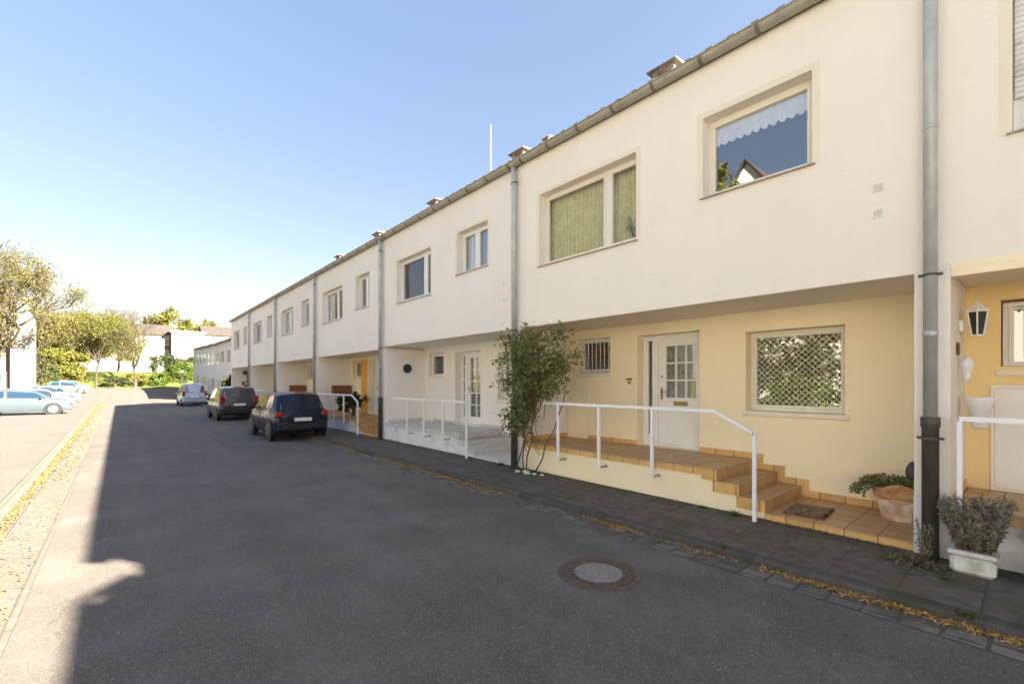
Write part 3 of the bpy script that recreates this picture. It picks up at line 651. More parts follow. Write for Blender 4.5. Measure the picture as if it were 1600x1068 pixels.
# right neighbour and the one beyond it
h0, y0, y1, hd, hw, hs = porch_house(0, 'neighbouring terraced house at the right edge with ochre porch wall and half closed shutter', backm='render_ochre', winA=(3.6, 5.755, 4.13, 5.5), splA=(4.4,), curA='shutter', curB=None, fm='white', sun_gap=1.1)
porch(h0, y0, y1, ('tile_top', 'tile_side', 'tile_end'), 'plinth', pz=.62)
front_door(h0, hd, y0); grille_window(h0, (hs[0]-.03, hs[1]-.01, 1.98, 2.76), True, 'white'); hatch(h0, y1, 'white', .62, True)
window(h0, XB, *hw, .20, (), 'white', sill='trim', curtain='net', sillout=.035)
railing(h0, [-.9, -2.2], ystart=.5, yend=-2.9, ylow=-3.4, ztop=1.50); MB().bbox(6.03, 6.07, .478, .518, .62, 1.478, .004).build('post', 'railwhite', h0)
downpipe(h0, y0)
MB().box(XF-.004, XF+.2, y0+.14, y1-.137, 2.886, 2.958).build('lintel_soffit_edge', 'render_yellow', h0)
MB().box(XF-.004, XF-.0005, y0+.14, y1-.137, 2.96, 3.02).build('lintel_band', 'render_yellow', h0)
yw = y1-.136
l = MB(); l.box(6.93, 7.03, yw-.03, yw-.001, 2.40, 2.52); l.tube([(6.98, yw-.03, 2.46), (6.98, yw-.12, 2.50), (6.98, yw-.14, 2.62)], .012, 8)
l.lathe((6.98, yw-.14, 2.60), [(.09, 0), (.10, .02), (.03, .09), (.01, .12)], 6); l.lathe((6.98, yw-.14, 2.34), [(.05, 0), (.055, .01), (.05, .02)], 6)
for a in range(6): t = a*math.pi/3; l.tube([(6.98+.052*math.cos(t), yw-.14+.052*math.sin(t), 2.355), (6.98+.088*math.cos(t), yw-.14+.088*math.sin(t), 2.605)], .008, 5)
la = l.build('lantern', 'white', h0)
MB().lathe((6.98, yw-.14, 2.355), [(.044, 0), (.08, .245)], 6).build('lantern_glass', 'dark', la)
MB().lathe((6.72, yw-.02, 2.2), [(.06, 0), (.075, .01), (.06, .019)], 16, 'y').build('wall_plaque', 'woodbrown', h0)
MB().lathe((6.85, yw-.16, 1.36), [(.05, 0), (.07, .03), (.085, .2), (.10, .22), (.12, .30), (.125, .33), (.11, .335)], 20).build('wall_urn', 'white', h0, True)
MB().lathe((6.8, yw-.07, 1.86), [(.03, 0), (.035, .05), (.03, .10), (.055, .15), (.06, .19), (.03, .24), (.012, .27)], 14).build('wall_bust', 'white', h0, True)
hm, y0, y1, hd, hw, hs = porch_house(-1, 'terraced house out of frame to the right', curA=None, curB=None, sun_gap=0.)

# ---------------------------------------------------------------- things round the porch
t = thing('doormat', 'brown worn doormat lying on the low tiled platform at the foot of the steps', 'doormat', (6.68, 1.93, .19), R(4))
mb = MB(); mb.sheet(lambda u, v: (u+.01*math.sin(v*17), v+.008*math.sin(u*21), .022+.007*math.sin(u*13+v*9)+(.012 if abs(v) > .19 else 0)), np.linspace(-.31, .31, 16), np.linspace(-.21, .21, 12))
mb.sheet(lambda u, v: (u+.01*math.sin(v*17), v+.008*math.sin(u*21), .002), np.linspace(-.31, .31, 16), np.linspace(-.21, .21, 12)[::-1]); mb.build('mat_pile', 'mat', t, True, True)
e = MB(); frame(e, 0, 0, 0, 0, 0, 0, 0) if False else None
e.box(-.32, .32, -.222, -.208, .0, .02); e.box(-.32, .32, .208, .222, .0, .02); e.box(-.32, -.308, -.207, .207, .0, .02); e.box(.308, .32, -.207, .207, .0, .02); e.build('mat_edge', 'woodbrown', t, False, True)
# terracotta planter: eight-sided, with a waved rim
pc = (7.2, 1.10, .19)
t = thing('terracotta_planter', 'large faceted terracotta planter with waved rim standing beside the corner pillar', 'planter', pc, R(12))
def potsec(z, r, wave=0): return [(r*(1+.05*math.cos(4*a))*math.cos(a), r*(1+.05*math.cos(4*a))*math.sin(a), z+wave*math.cos(4*a+.6)) for a in [2*math.pi*k/32 for k in range(32)]]
def loft(mb, secs):
    n = len(secs[0]); vs = [q for s in secs for q in s]
    mb.add(vs, [(i*n+k, i*n+(k+1) % n, (i+1)*n+(k+1) % n, (i+1)*n+k) for i in range(len(secs)-1) for k in range(n)]+[tuple(range(n))[::-1]]); return mb
def octo(z, r): 
    out = []
    for k in range(8):
        a0, a1 = math.pi/4*k+.39, math.pi/4*(k+1)+.39
        for j in range(4): u = j/4; out.append((r*((1-u)*math.cos(a0)+u*math.cos(a1)), r*((1-u)*math.sin(a0)+u*math.sin(a1)), z))
    return out
def wav(sec, a, rr=0): return [(x*(1+rr*math.cos(4*math.atan2(y, x)+.4)), y*(1+rr*math.cos(4*math.atan2(y, x)+.4)), z+a*math.cos(4*math.atan2(y, x)+.4)) for x, y, z in sec]
K = .86
def sc_(sec, k=K): return [(x*k, y*k, z*k*.92) for x, y, z in sec]
loft(MB(), [sc_(q) for q in (octo(0, .225), octo(.02, .235), wav(octo(.33, .305), .02, .02))]).build('planter_bowl', 'terracotta', t, False, True)
loft(MB(), [sc_(q) for q in (wav(octo(.328, .306), .02, .02), wav(octo(.36, .335), .025, .03), wav(octo(.40, .325), .03, .03), wav(octo(.47, .355), .045, .06), wav(octo(.52, .395), .05, .08), wav(octo(.535, .385), .05, .08), wav(octo(.49, .33), .04, .04), wav(octo(.42, .29), .02, 0))]).build('planter_rim', 'terra_rim', t, True, True)
t = thing('trailing_ivy', 'small leaved variegated ivy growing in the terracotta planter and trailing over its left side', 'plant', (pc[0], pc[1], pc[2]+.38))
pts = []
for i in range(800):
    a = rng.uniform(0, 2*math.pi); r = .27*math.sqrt(rng.uniform()); pts.append((pc[0]+r*math.cos(a), pc[1]+.04+r*math.sin(a), pc[2]+.42+.05*(1-(r/.27)**2)+rng.normal()*.022))
st = MB()
for j in range(13):
    a = rng.uniform(1.1, 2.5); q = Vector((pc[0]+.24*math.cos(a), pc[1]+.24*math.sin(a), pc[2]+.45)); path = [q.copy()]
    d = Vector((math.cos(a), math.sin(a), .3))
    for i in range(7): d.z -= .22; q = q+d*.035; path.append(q.copy()); [pts.append(tuple(q+Vector(rng.normal(size=3)*.018))) for _ in range(6)]
    st.tube(path, .004, 5)
quads_mesh('ivy_leaves', np.array(pts), rng.uniform(.014, .026, len(pts)), 'leafivy', t, 1.2, asp=.9)
st.build('ivy_stems', 'stem', t)
t = MB()
def stone(mb, c, r, seed, sq=(1,1,1), nu=10, nv=8, j=.18):
    rr = random.Random(seed); ph = [rr.uniform(0, 6) for _ in range(6)]
    def f(u, v):
        d = 1+j*(math.sin(3*u+ph[0])*math.sin(2*v+ph[1])+.5*math.sin(5*u+ph[2]+3*v))
        return (c[0]+r*sq[0]*d*math.cos(u)*math.sin(v), c[1]+r*sq[1]*d*math.sin(u)*math.sin(v), c[2]+r*sq[2]*d*math.cos(v))
    return mb.sheet(f, np.linspace(0, 2*math.pi, nu), np.linspace(.02, math.pi-.02, nv))
stone(t, (7.30, 1.0, .745), .10, 3, (.75, .75, 1.35), 16, 12, .1)
tag(t.build('garden_ornament', 'iron', None, True), 'dark grey upright ornament standing in the ivy of the terracotta planter', 'ornament')

t = thing('houseplant', 'yellow green houseplant behind the right pane of the olive curtained window', 'plant', (6.45, 4.38, 4.13))
MB().lathe((6.45, 4.38, 4.125), [(.032, 0), (.042, .07), (.038, .075)], 14).build('plant_pot', 'white', t, True)
st = MB(); pts = []
for i in range(14):
    a = rng.uniform(0, 6.28); q = [Vector((6.45, 4.38, 4.19)), Vector((6.45+.02*math.cos(a), 4.38+.07*math.sin(a), 4.36)), Vector((6.45+.03*math.cos(a), 4.38+.17*math.sin(a), 4.4+.22*rng.uniform()))]
    st.tube(q, [.004, .003, .002], 5)
    for s_ in np.linspace(.2, 1, 9): pts.append(tuple(q[1].lerp(q[2], s_)+Vector((rng.normal()*.008, rng.normal()*.02, rng.normal()*.02))))
quads_mesh('leaves', np.array(pts), .022, 'houseleaf', t, .2); st.build('stems', 'stem', t)

# rose bush
t = thing('climbing_rose', 'leafy climbing rose bush growing up beside the downpipe left of the white railing', 'shrub', (6.0, 6.7, .1))
st = MB(); pts = []
targets = []
rr = random.Random(11)
def inpoly(y, z):                                        # crown outline in the facade plane
    P = [(6.98, 2.62), (6.75, 2.84), (6.2, 2.78), (5.8, 2.76), (5.5, 2.58), (5.36, 2.32), (5.5, 2.1), (5.6, 1.8), (5.95, 1.6), (6.3, 1.5), (6.4, 1.2), (6.62, .95), (6.95, .75), (7.0, 1.4)]
    c = False; j = len(P)-1
    for i in range(len(P)):
        if (P[i][1] > z) != (P[j][1] > z) and y < (P[j][0]-P[i][0])*(z-P[i][1])/(P[j][1]-P[i][1])+P[i][0]: c = not c
        j = i
    return c
bases = [(6.02, 6.62), (6.05, 6.5), (5.98, 6.78), (6.06, 6.35)]
for i in range(92):
    while True:
        y, z = rr.uniform(5.15, 7.02), rr.uniform(.75, 2.95)
        if inpoly(y, z): break
    x = 5.93+rr.gauss(0, .17); x = min(x, 6.12) if y > 6.55 else x
    targets.append((x, y, z))
for i, (bx, by) in enumerate(bases):                     # main canes
    top = Vector((5.98+rr.gauss(0, .05), 6.5-.28*i+rr.gauss(0, .1), 1.75+rr.uniform(0, .3)))
    q = [Vector((bx, by, .1)).lerp(top, s)+Vector((rr.gauss(0, .02), .10*math.sin(s*3+i)+rr.gauss(0, .02), 0)) for s in np.linspace(0, 1, 7)]
    st.tube(q, [.016-.009*s for s in np.linspace(0, 1, 7)], 7)
for (x, y, z) in targets:
    r0 = Vector((6.0, 6.35+.25*rr.uniform(-1, 1), max(.5, min(1.6, z-.5)))); T = Vector((x, y, z))
    q = [r0.lerp(T, s)+Vector((0, 0, .12*math.sin(s*math.pi)))+Vector((rr.gauss(0, .015), rr.gauss(0, .02), rr.gauss(0, .015))) for s in np.linspace(0, 1, 5)]
    st.tube(q, [.007, .006, .005, .004, .003], 5)
    n = rr.randint(28, 76); sp = rr.uniform(.07, .13)
    pts += [tuple(T+Vector(rng.normal(size=3)*sp)) for _ in range(n)]
    for qq in q[2:]: pts += [tuple(qq+Vector(rng.normal(size=3)*.06)) for _ in range(7)]
for i in range(9):                                       # loose shoots past the outline
    a = Vector(targets[i*7]); b = a+Vector((rr.uniform(-.2, .1), rr.uniform(-.45, .1), rr.uniform(.1, .4)))
    st.tube([a, a.lerp(b, .5)+Vector((0, 0, .04)), b], [.005, .004, .002], 5)
    for s in np.linspace(.2, 1, 7): pts += [tuple(a.lerp(b, s)+Vector(rng.normal(size=3)*.03)) for _ in range(5)]
pts = np.array(pts); pts = pts[~((pts[:, 0] > 6.17) & (pts[:, 1] > 6.6)) & (pts[:, 1] < 6.98-.04*rng.normal(size=len(pts)))]
quads_mesh('rose_leaves', pts, rng.choice([.02, .03, .038, .05], len(pts), p=[.2, .35, .3, .15])*rng.uniform(.85, 1.15, len(pts)), 'leafrose', t, .5)
st.build('rose_canes', 'stem', t, True)
# lavender trough at the neighbour
def rounded_trough(mb, cx, cy, z0, hx, hy, h):
    for a, b_, zz0, zz1 in ((1, 1, z0, z0+h),): mb.bbox(cx-hx, cx+hx, cy-hy, cy+hy, zz0, zz1, .035)
    mb.bbox(cx-hx-.015, cx+hx+.015, cy-hy-.015, cy+hy+.015, z0+h+.0005, z0+h+.045, .015)
t = thing('stone_trough', 'pale mossy stone trough standing on the pavement in front of the ochre porch', 'planter', (5.97, .32, .1))
mb = MB(); rounded_trough(mb, 5.97, .40, .09, .14, .15, .17); mb.build('trough_body', 'stonewhite', t); MB().box(5.86, 6.08, .28, .52, .3055, .315).build('soil', 'mat', t)
t2 = thing('stone_trough', 'second pale stone trough cut off by the right edge of the picture', 'planter', (5.99, -.3, .1))
mb = MB(); rounded_trough(mb, 6.0, -.14, .09, .14, .2, .16); mb.build('trough_body', 'stonewhite', t2); MB().box(5.89, 6.11, -.31, .03, .2955, .305).build('soil', 'mat', t2)
def bushy(name, lab, cat, c, spread, hgt, n, lm, leaf, sm='stem', base=None):
    t = thing(name, lab, cat, c); st = MB(); pts = []
    for i in range(n):
        a = rng.uniform(0, 2*math.pi); r = math.sqrt(rng.uniform()); hh = hgt*rng.uniform(.55, 1)
        b0 = Vector((c[0]+spread[0]*.4*r*math.cos(a), c[1]+spread[1]*.5*r*math.sin(a), c[2])); b1 = Vector((c[0]+spread[0]*r*math.cos(a), c[1]+spread[1]*r*math.sin(a), c[2]+hh))
        q = [b0.lerp(b1, s)+Vector((0, 0, .08*math.sin(s*2.5)*hgt)) for s in (0, .35, .7, 1)]
        st.tube(q, [.004, .003, .0025, .0015], 4)
        for s in np.linspace(.15, 1, int(14*hgt/.5)+4):
            for _ in range(4): pts.append(tuple(b0.lerp(b1, s)+Vector((0, 0, .08*math.sin(s*2.5)*hgt))+Vector(rng.normal(size=3)*.014)))
    pts = np.array(pts)
    quads_mesh('leaves', pts, rng.uniform(leaf*.6, leaf*1.3, len(pts)), lm, t, .2, asp=.4); st.build('stems', sm, t); return t
bushy('lavender', 'grey green lavender growing in the mossy stone trough', 'plant', (5.97, .38, .31), (.24, .27, 0), .46, 80, 'leaflav', .022)
bushy('lavender', 'grey green lavender at the right edge, in the second stone trough', 'plant', (6.0, -.14, .30), (.24, .26, 0), .34, 70, 'leaflav', .022)
bushy('weed', 'small grey weed growing at the foot of the downpipe by the corner pillar', 'plant', (6.02, .74, .11), (.06, .09, 0), .36, 6, 'leaflav', .018)
# kerb and wall-foot weeds
def tuft(lab, c, n, hgt, m='leafgreen', group='weeds in the pavement joints'):
    st = MB()
    for i in range(n):
        a = rng.uniform(0, 6.28); l_ = hgt*rng.uniform(.5, 1.1); wv = .004; d = Vector((math.cos(a), math.sin(a), 0)); sd_ = Vector((-d.y, d.x, 0))*wv
        b = Vector(c)+Vector((rng.normal()*.012, rng.normal()*(.012 if n < 30 else .03), 0)); m1 = b+d*l_*.25+Vector((0, 0, l_*.6)); e_ = b+d*l_*.7+Vector((0, 0, l_*.75))
        st.add([b-sd_, b+sd_, m1+sd_, m1-sd_, e_], [(0, 1, 2, 3), (3, 2, 4)])
    return tag(st.build('weed_tuft', m), lab, 'weed', group)
tuft('green weed tuft beside the foot of the sloping railing post', (6.10, 2.62, .1), 70, .09)
tuft('sparse weeds along the yellow porch base, right of the wall middle', (6.12, 3.05, .1), 40, .06)
tuft('green sprout in the kerb gutter in front of the steps', (4.87, 2.2, .06), 16, .10)
tuft('bright weed in the kerb gutter near the right edge, the larger one', (4.87, .36, .05), 40, .09)
tuft('bright weed in the kerb gutter at the right edge, next to the stone trough', (4.9, .0, .06), 36, .11)
tuft('weed tuft by the dropped leaves in front of the corner pillar', (5.55, .55, .09), 24, .05)
tuft('grass tuft at the wall foot left of the rose bush', (6.08, 7.4, .1), 60, .10)
tuft('grass tuft at the wall foot under the rose bush', (6.02, 6.35, .1), 50, .09, 'leafdark')

# litter: fallen blossom and leaves
def flakes(name, lab, C, size, m): 
    o = quads_mesh(name, C, size, m, None, 2.2); return tag(o, lab, 'litter', kind='stuff')
n = 12000; yy = -1+26*rng.power(1.0, n)*rng.uniform(0, 1, n)**.7; xx = 4.845-np.abs(rng.normal(0, .045, n)); xx = np.where(rng.uniform(size=n) < .15, xx-.10*rng.uniform(size=n), xx)
keep = (np.sin(yy*2.1)+np.sin(yy*.83+1)+np.sin(yy*5.7)*.6+rng.normal(0, .6, n)) > -.1
C = np.stack([xx, yy, .009+np.abs(rng.normal(0, .008, n))], 1)[keep]
flakes('fallen_blossom', 'orange fallen blossom and leaves gathered along the kerb gutter', C, rng.uniform(.006, .019, len(C)), 'litterkerb')
n = 16000; yy = 60*rng.uniform(0, 1, n)**1.7+2; xx = -1.06-np.abs(rng.normal(0, .05, n)); sel = rng.uniform(size=n) < .3; xx = np.where(sel, -.64-.6*rng.uniform(size=n)**1.0, xx)
C = np.stack([xx-.00011*yy**2, yy, .012+np.abs(rng.normal(0, .006, n))], 1)
flakes('fallen_leaves', 'orange fallen leaves along the sunlit concrete edge of the road', C, rng.uniform(.008, .024, n)*np.where(yy > 12, 1.6, 1), 'litter')
n = 1500; C = np.stack([rng.uniform(-.5, 4.5, n), 1.2+14*rng.uniform(0, 1, n)**1.5, np.full(n, .006)], 1)
flakes('road_specks', 'pale grit and specks scattered on the dark road', C, rng.uniform(.002, .006, n), 'pebble')
n = 150; C = np.stack([3.2+rng.normal(0, 1.0, n), 2.6+rng.normal(0, 1.2, n), np.full(n, .007)], 1)
flakes('scattered_petals', 'yellow petals scattered round the manhole cover', C, rng.uniform(.006, .016, n), 'litter')
n = 380; C = np.stack([5.83+rng.normal(0, .11, n), .80+rng.normal(0, .12, n), .107+np.abs(rng.normal(0, .008, n))], 1)
flakes('dry_leaves', 'dry brown leaves heaped at the foot of the downpipe', C, rng.uniform(.012, .028, n), 'litterdark')
n = 5000; C = np.stack([6.2-np.abs(rng.normal(0, .075, n))*(1+.8*np.sin(np.arange(n)*.7)), rng.uniform(.9, 14, n), .108+np.abs(rng.normal(0, .006, n))], 1)
flakes('wall_foot_debris', 'moss and crumbs along the foot of the porch wall', C, rng.uniform(.006, .016, n), 'litterdark')
for i, (x, y, r) in enumerate(((6.0, 6.55, .05), (5.93, 6.42, .055), (5.97, 6.28, .04), (5.9, 6.68, .045), (6.02, 6.12, .035))):
    s_ = MB(); stone(s_, (x, y, .1+r*.3), r, i, (1.1, 1.3, .55)); tag(s_.build('edging_stone', 'stonewhite', None, True), 'pale edging stones round the foot of the rose bush', 'stone', 'edging stones under the rose')

# manhole cover
mc = (3.51, 2.79)
t = thing('manhole_cover', 'round rusty manhole cover with a concrete centre set in the road', 'manhole cover', (mc[0], mc[1], 0))
MB().lathe((*mc, 0), [(.395, .001), (.39, .008), (.335, .008), (.333, .002)], 64).build('cover_frame', 'ironlid', t)
r_ = MB(); r_.lathe((*mc, 0), [(.331, .003), (.329, .010), (.30, .010), (.298, .0085), (.242, .0085), (.24, .011), (.232, .011), (.231, .003)], 64)
for a in range(64):
    th = a*2*math.pi/64; c_, s_ = math.cos(th), math.sin(th)
    q = lambda rr_, tt: (mc[0]+rr_*c_-tt*s_, mc[1]+rr_*s_+tt*c_)
    r_.prism([q(.303, -.008), q(.326, -.008), q(.326, .008), q(.303, .008)], 'z', .0095, .0125)
r_.build('cover_ring', 'ironlid', t)
MB().lathe((*mc, 0), [(.23, .002), (.23, .0105)], 48).build('concrete_centre', 'lidconc', t)
hl = MB()
for a in range(20):
    th = (a+.5)*2*math.pi/20; hl.lathe((mc[0]+.27*math.cos(th), mc[1]+.27*math.sin(th), .0086), [(.017, 0), (.017, .001)], 10)
hl.build('vent_holes', 'dark', t)

# ---------------------------------------------------------------- cars
def car(lab, loc, rz, paint, L=3.9, W=1.7, H=1.48, kind='hatch', roll=0, name='parked_car', grp='cars parked along the kerb'):
    """local axes: +x is the nose, origin on the ground under the middle"""
    c = thing(name, lab, 'car', loc, 0, grp); c.rotation_euler = (roll, 0, rz)
    h2, w2 = L/2, W/2
    # stations: x, belt z, roof z, plan factor, roof half width factor, sill z
    if kind == 'hatch':
        S = [(-h2, .62, .62, .84, .8, .38), (-h2+.03, .80, .81, .93, .8, .30), (-h2+.10, .92, .95, .965, .79, .25), (-h2+.42, .96, H-.07, .985, .70, .22), (-h2+.75, .96, H-.01, 1, .70, .2), (-.15*L, .95, H, 1, .70, .19), (.05*L, .93, H-.03, 1, .70, .19),
             (.13*L, .92, H-.10, 1, .70, .19), (.29*L, .90, .945, .99, .80, .19), (h2-.35, .80, .85, .955, .78, .2), (h2-.1, .66, .71, .88, .74, .24), (h2, .5, .53, .74, .7, .3)]
    else:                                                # taller estate / van shape
        S = [(-h2, .66, .66, .88, .84, .38), (-h2+.03, .86, .87, .95, .84, .30), (-h2+.08, .98, 1.02, .975, .80, .25), (-h2+.26, 1.0, H-.06, .99, .74, .22), (-h2+.6, 1.0, H, 1, .74, .2), (-.15*L, .99, H+.01, 1, .74, .19), (.08*L, .97, H-.03, 1, .74, .19),
             (.15*L, .96, H-.10, 1, .72, .19), (.31*L, .94, .985, .99, .82, .19), (h2-.35, .86, .92, .955, .80, .2), (h2-.1, .7, .76, .88, .76, .24), (h2, .52, .55, .74, .7, .3)]
    def sec(s):
        x, zb, zr, pf, rf, zs = s; w_ = w2*pf
        return [(x, w_*.90, zs), (x, w_*.985, zs+.12), (x, w_, (zs+zb)/2+.06), (x, w_*.985, zb-.07), (x, w_*.945, zb), (x, w_*(rf+.04), zr-.05), (x, w_*(rf-.05), zr-.012), (x, w_*.35, zr+.012), (x, 0, zr+.018)]
    full = []
    for s in S:
        h_ = sec(s); full.append(h_+[(p[0], -p[1], p[2]) for p in h_[-2::-1]])
    n = len(full[0]); mb = MB(); vs = [p for f in full for p in f]
    fs = [(i*n+k, i*n+k+1, (i+1)*n+k+1, (i+1)*n+k) for i in range(len(full)-1) for k in range(n-1)]
    fs += [(i*n, (i+1)*n, (i+1)*n+n-1, i*n+n-1) for i in range(len(full)-1)]+[tuple(range(n)), tuple(range((len(full)-1)*n, len(full)*n))[::-1]]
    mb.add(vs, fs); body = mb.build('body', paint, c, True, True)
    md = body.modifiers.new('bevel', 'EDGE_SPLIT'); md.split_angle = R(38)
    def patch(name, corners, m, off=.006, par=c, nn=5):
        a, b, cc, d = [Vector(p) for p in corners]; nr = (b-a).cross(d-a).normalized()
        ctr = (a+b+cc+d)/4; 
        if nr.dot(ctr-Vector((0, 0, .7))) < 0: nr = -nr
        q = MB(); q.sheet(lambda u, v: tuple((a.lerp(b, u)).lerp(d.lerp(cc, u), v)+nr*off), np.linspace(0, 1, nn), np.linspace(0, 1, nn)); return q.build(name, m, par, True, True)
    P = lambda i, k: Vector(full[i][k])
    def inset(a, b, cc, d, e=.08, f=.08):
        lr = lambda p, q, t: p.lerp(q, t)
        A, B, Cc, D = lr(a, b, e), lr(a, b, 1-e), lr(d, cc, 1-e), lr(d, cc, e)
        return [lr(A, D, f), lr(B, Cc, f), lr(B, Cc, 1-f), lr(A, D, 1-f)]
    patch('rear_window', inset(P(2, 4), P(2, n-5), P(3, n-6), P(3, 5), .07, .12), 'carglass', .012)
    patch('windscreen', inset(P(8, 4), P(8, n-5), P(7, n-6), P(7, 5), .08, .08), 'carglass', .012)
    for sgn in (0, 1):
        K4, K5 = (4, 5) if sgn == 0 else (n-5, n-6)
        patch('side_window', inset(P(3, K4), P(5, K4), P(5, K5), P(4, K5), .06, .1), 'carglass', .016)
        patch('side_window', inset(P(5, K4), P(8, K4), P(7, K5), P(5, K5), .05, .1), 'carglass', .016)
        sy = 1 if sgn == 0 else -1
        m_ = MB(); m_.bbox(.20*L-.03, .20*L+.05, min(sy*w2*.97, sy*(w2+.16)), max(sy*w2*.97, sy*(w2+.16)), .93, 1.06, .03); m_.build('wing_mirror', paint, c, False, True)
        tl = MB(); zc = .86 if kind == 'hatch' else .95
        tl.bbox(-h2-.012, -h2+.14, min(sy*w2*.70, sy*w2*.945), max(sy*w2*.70, sy*w2*.945), zc-.12, zc+(.05 if kind == 'hatch' else .22), .03); tl.build('tail_light', 'red', c, False, True)
        hl_ = MB(); hl_.bbox(h2-.25, h2-.06, min(sy*w2*.5, sy*w2*.84), max(sy*w2*.5, sy*w2*.84), .62, .74, .03); hl_.build('headlight', 'alloy', c, False, True)
        dl = MB(); dl.box(-.02, -.012, sy*(w2*1.0)-.004, sy*(w2*1.0)+.004, .3, .9); dl.bbox(-.18, -.04, sy*w2-.012, sy*w2+.016, .80, .825, .004); dl.build('door_handle', paint, c, False, True)
        for x in (-.31*L, .315*L):
            wa = MB(); wa.lathe((x, sy*(w2-.055), .30), [(.385, -.06), (.385, .058 if sy > 0 else .058)], 26, 'y') if sy > 0 else wa.lathe((x, sy*(w2-.055), .30), [(.385, -.058), (.385, .06)], 26, 'y')
            wa.build('wheel_arch', 'bumper', c, False, True)
            tw = MB(); o_ = sy*(w2-.09)
            tw.lathe((x, o_, .31), [(.2, -.09), (.29, -.095), (.31, -.07), (.31, .07), (.29, .095), (.2, .09)], 26, 'y'); wh = tw.build('wheel', 'rubber', c, True, True)
            rm = MB(); rm.lathe((x, o_+sy*.086, .31), [(.205, 0), (.205, .012*sy), (.19, .015*sy)] if sy > 0 else [(.19, -.015), (.205, -.012), (.205, 0)], 24, 'y')
            for a in range(7): th = a*2*math.pi/7; rm.tube([(x+.04*math.cos(th), o_+sy*.105, .31+.04*math.sin(th)), (x+.19*math.cos(th), o_+sy*.10, .31+.19*math.sin(th))], [.03, .022], 6)
            rm.build('rim', 'alloydark' if paint in ('carblack', 'cargrey') else 'alloy', wh, False, True)
    b = MB(); b.bbox(-h2-.04, -h2+.2, -w2*.9, w2*.9, .30, .56, .05); b.build('rear_bumper', 'bumper' if paint in ('carblack', 'cargrey') else paint, c, False, True)
    b = MB(); b.bbox(h2-.24, h2+.03, -w2*.82, w2*.82, .24, .5, .05); b.build('front_bumper', paint, c, False, True)
    b = MB(); b.bbox(-h2-.052, -h2-.041, -.26, .26, .60, .71, .004) if kind == 'hatch' else b.bbox(-h2-.02, -h2-.008, -.26, .26, .70, .81, .004)
    b.build('number_plate', 'plate', c, False, True)
    if kind == 'hatch': b = MB(); b.bbox(-h2-.04, -h2+.1, -.3, .3, .57, .74, .01); b.build('plate_recess', paint, c, False, True)
    b = MB(); b.bbox(-h2+.36, -h2+.44, -.16, .16, H-.035, H+.0, .008); b.build('brake_light', 'red', c, False, True)
    Pm = lambda u, v: P(2, 4).lerp(P(2, n-5), u).lerp(P(3, 5).lerp(P(3, n-6), u), v)
    nrm_ = (P(2, n-5)-P(2, 4)).cross(P(3, 5)-P(2, 4)).normalized(); nrm_ = nrm_ if nrm_.x < 0 else -nrm_
    MB().tube([tuple(Pm(.5, .1)+nrm_*.03), tuple(Pm(.28, .22)+nrm_*.03)], .012, 6).build('rear_wiper', 'rubber', c, False, True)
    sm = MB(); zl_ = .58 if kind == 'hatch' else .64
    for sy in (-1, 1): sm.tube([tuple(P(2, 4 if sy > 0 else n-5)+Vector((-.012, -sy*.03, .0))), tuple(P(1, 4 if sy > 0 else n-5)+Vector((-.012, -sy*.03, 0))), (-h2-.012, sy*w2*.66, zl_)], .006, 5)
    sm.tube([(-h2-.018, -w2*.66, zl_), (-h2-.018, w2*.66, zl_)], .006, 5); sm.build('tailgate_seam', 'rubber', c, False, True)
    b = MB(); b.bbox(h2-.03, h2+.012, -.5, .5, .50, .60, .01); b.build('grille', 'bumper', c, False, True)
    return c
car('dark blue compact hatchback parked half on the pavement, nearest of the kerbside cars', (4.42, 17.25, 0.035), R(90), 'carblack', 3.85, 1.68, 1.50, roll=0)
car('dark grey estate car parked behind the dark blue hatchback', (4.45, 27.7, .03), R(90), 'cargrey', 4.2, 1.75, 1.62, 'van')
car('pale blue van shaped car parked farthest along the kerb', (4.55, 46.2, .0), R(90), 'carblue', 4.3, 1.78, 1.8, 'van')
LOT = 'cars parked nose out in the car park'
car('pale silver hatchback parked side on at the left edge, nearest in the car park', (-4.25, 38.6, 0), R(0), 'carsilver', 4.1, 1.72, 1.46, grp=LOT)
car('white hatchback parked just beyond the silver one in the car park', (-4.4, 46, 0), R(0), 'carwhite', 4.0, 1.72, 1.48, grp=LOT)
car('white estate car parked in the middle of the car park row', (-4.7, 58, gz(58)), R(0), 'carwhite', 4.2, 1.75, 1.55, 'van', grp=LOT)
car('pale green small car parked at the far end of the car park', (-4.9, 78, gz(78)), R(0), 'cargreen', 3.9, 1.7, 1.5, grp=LOT)
car('white hatchback parked at the far end of the car park, behind the green car', (-5.0, 84, gz(84)), R(0), 'carwhite', 4.0, 1.7, 1.5, grp=LOT)

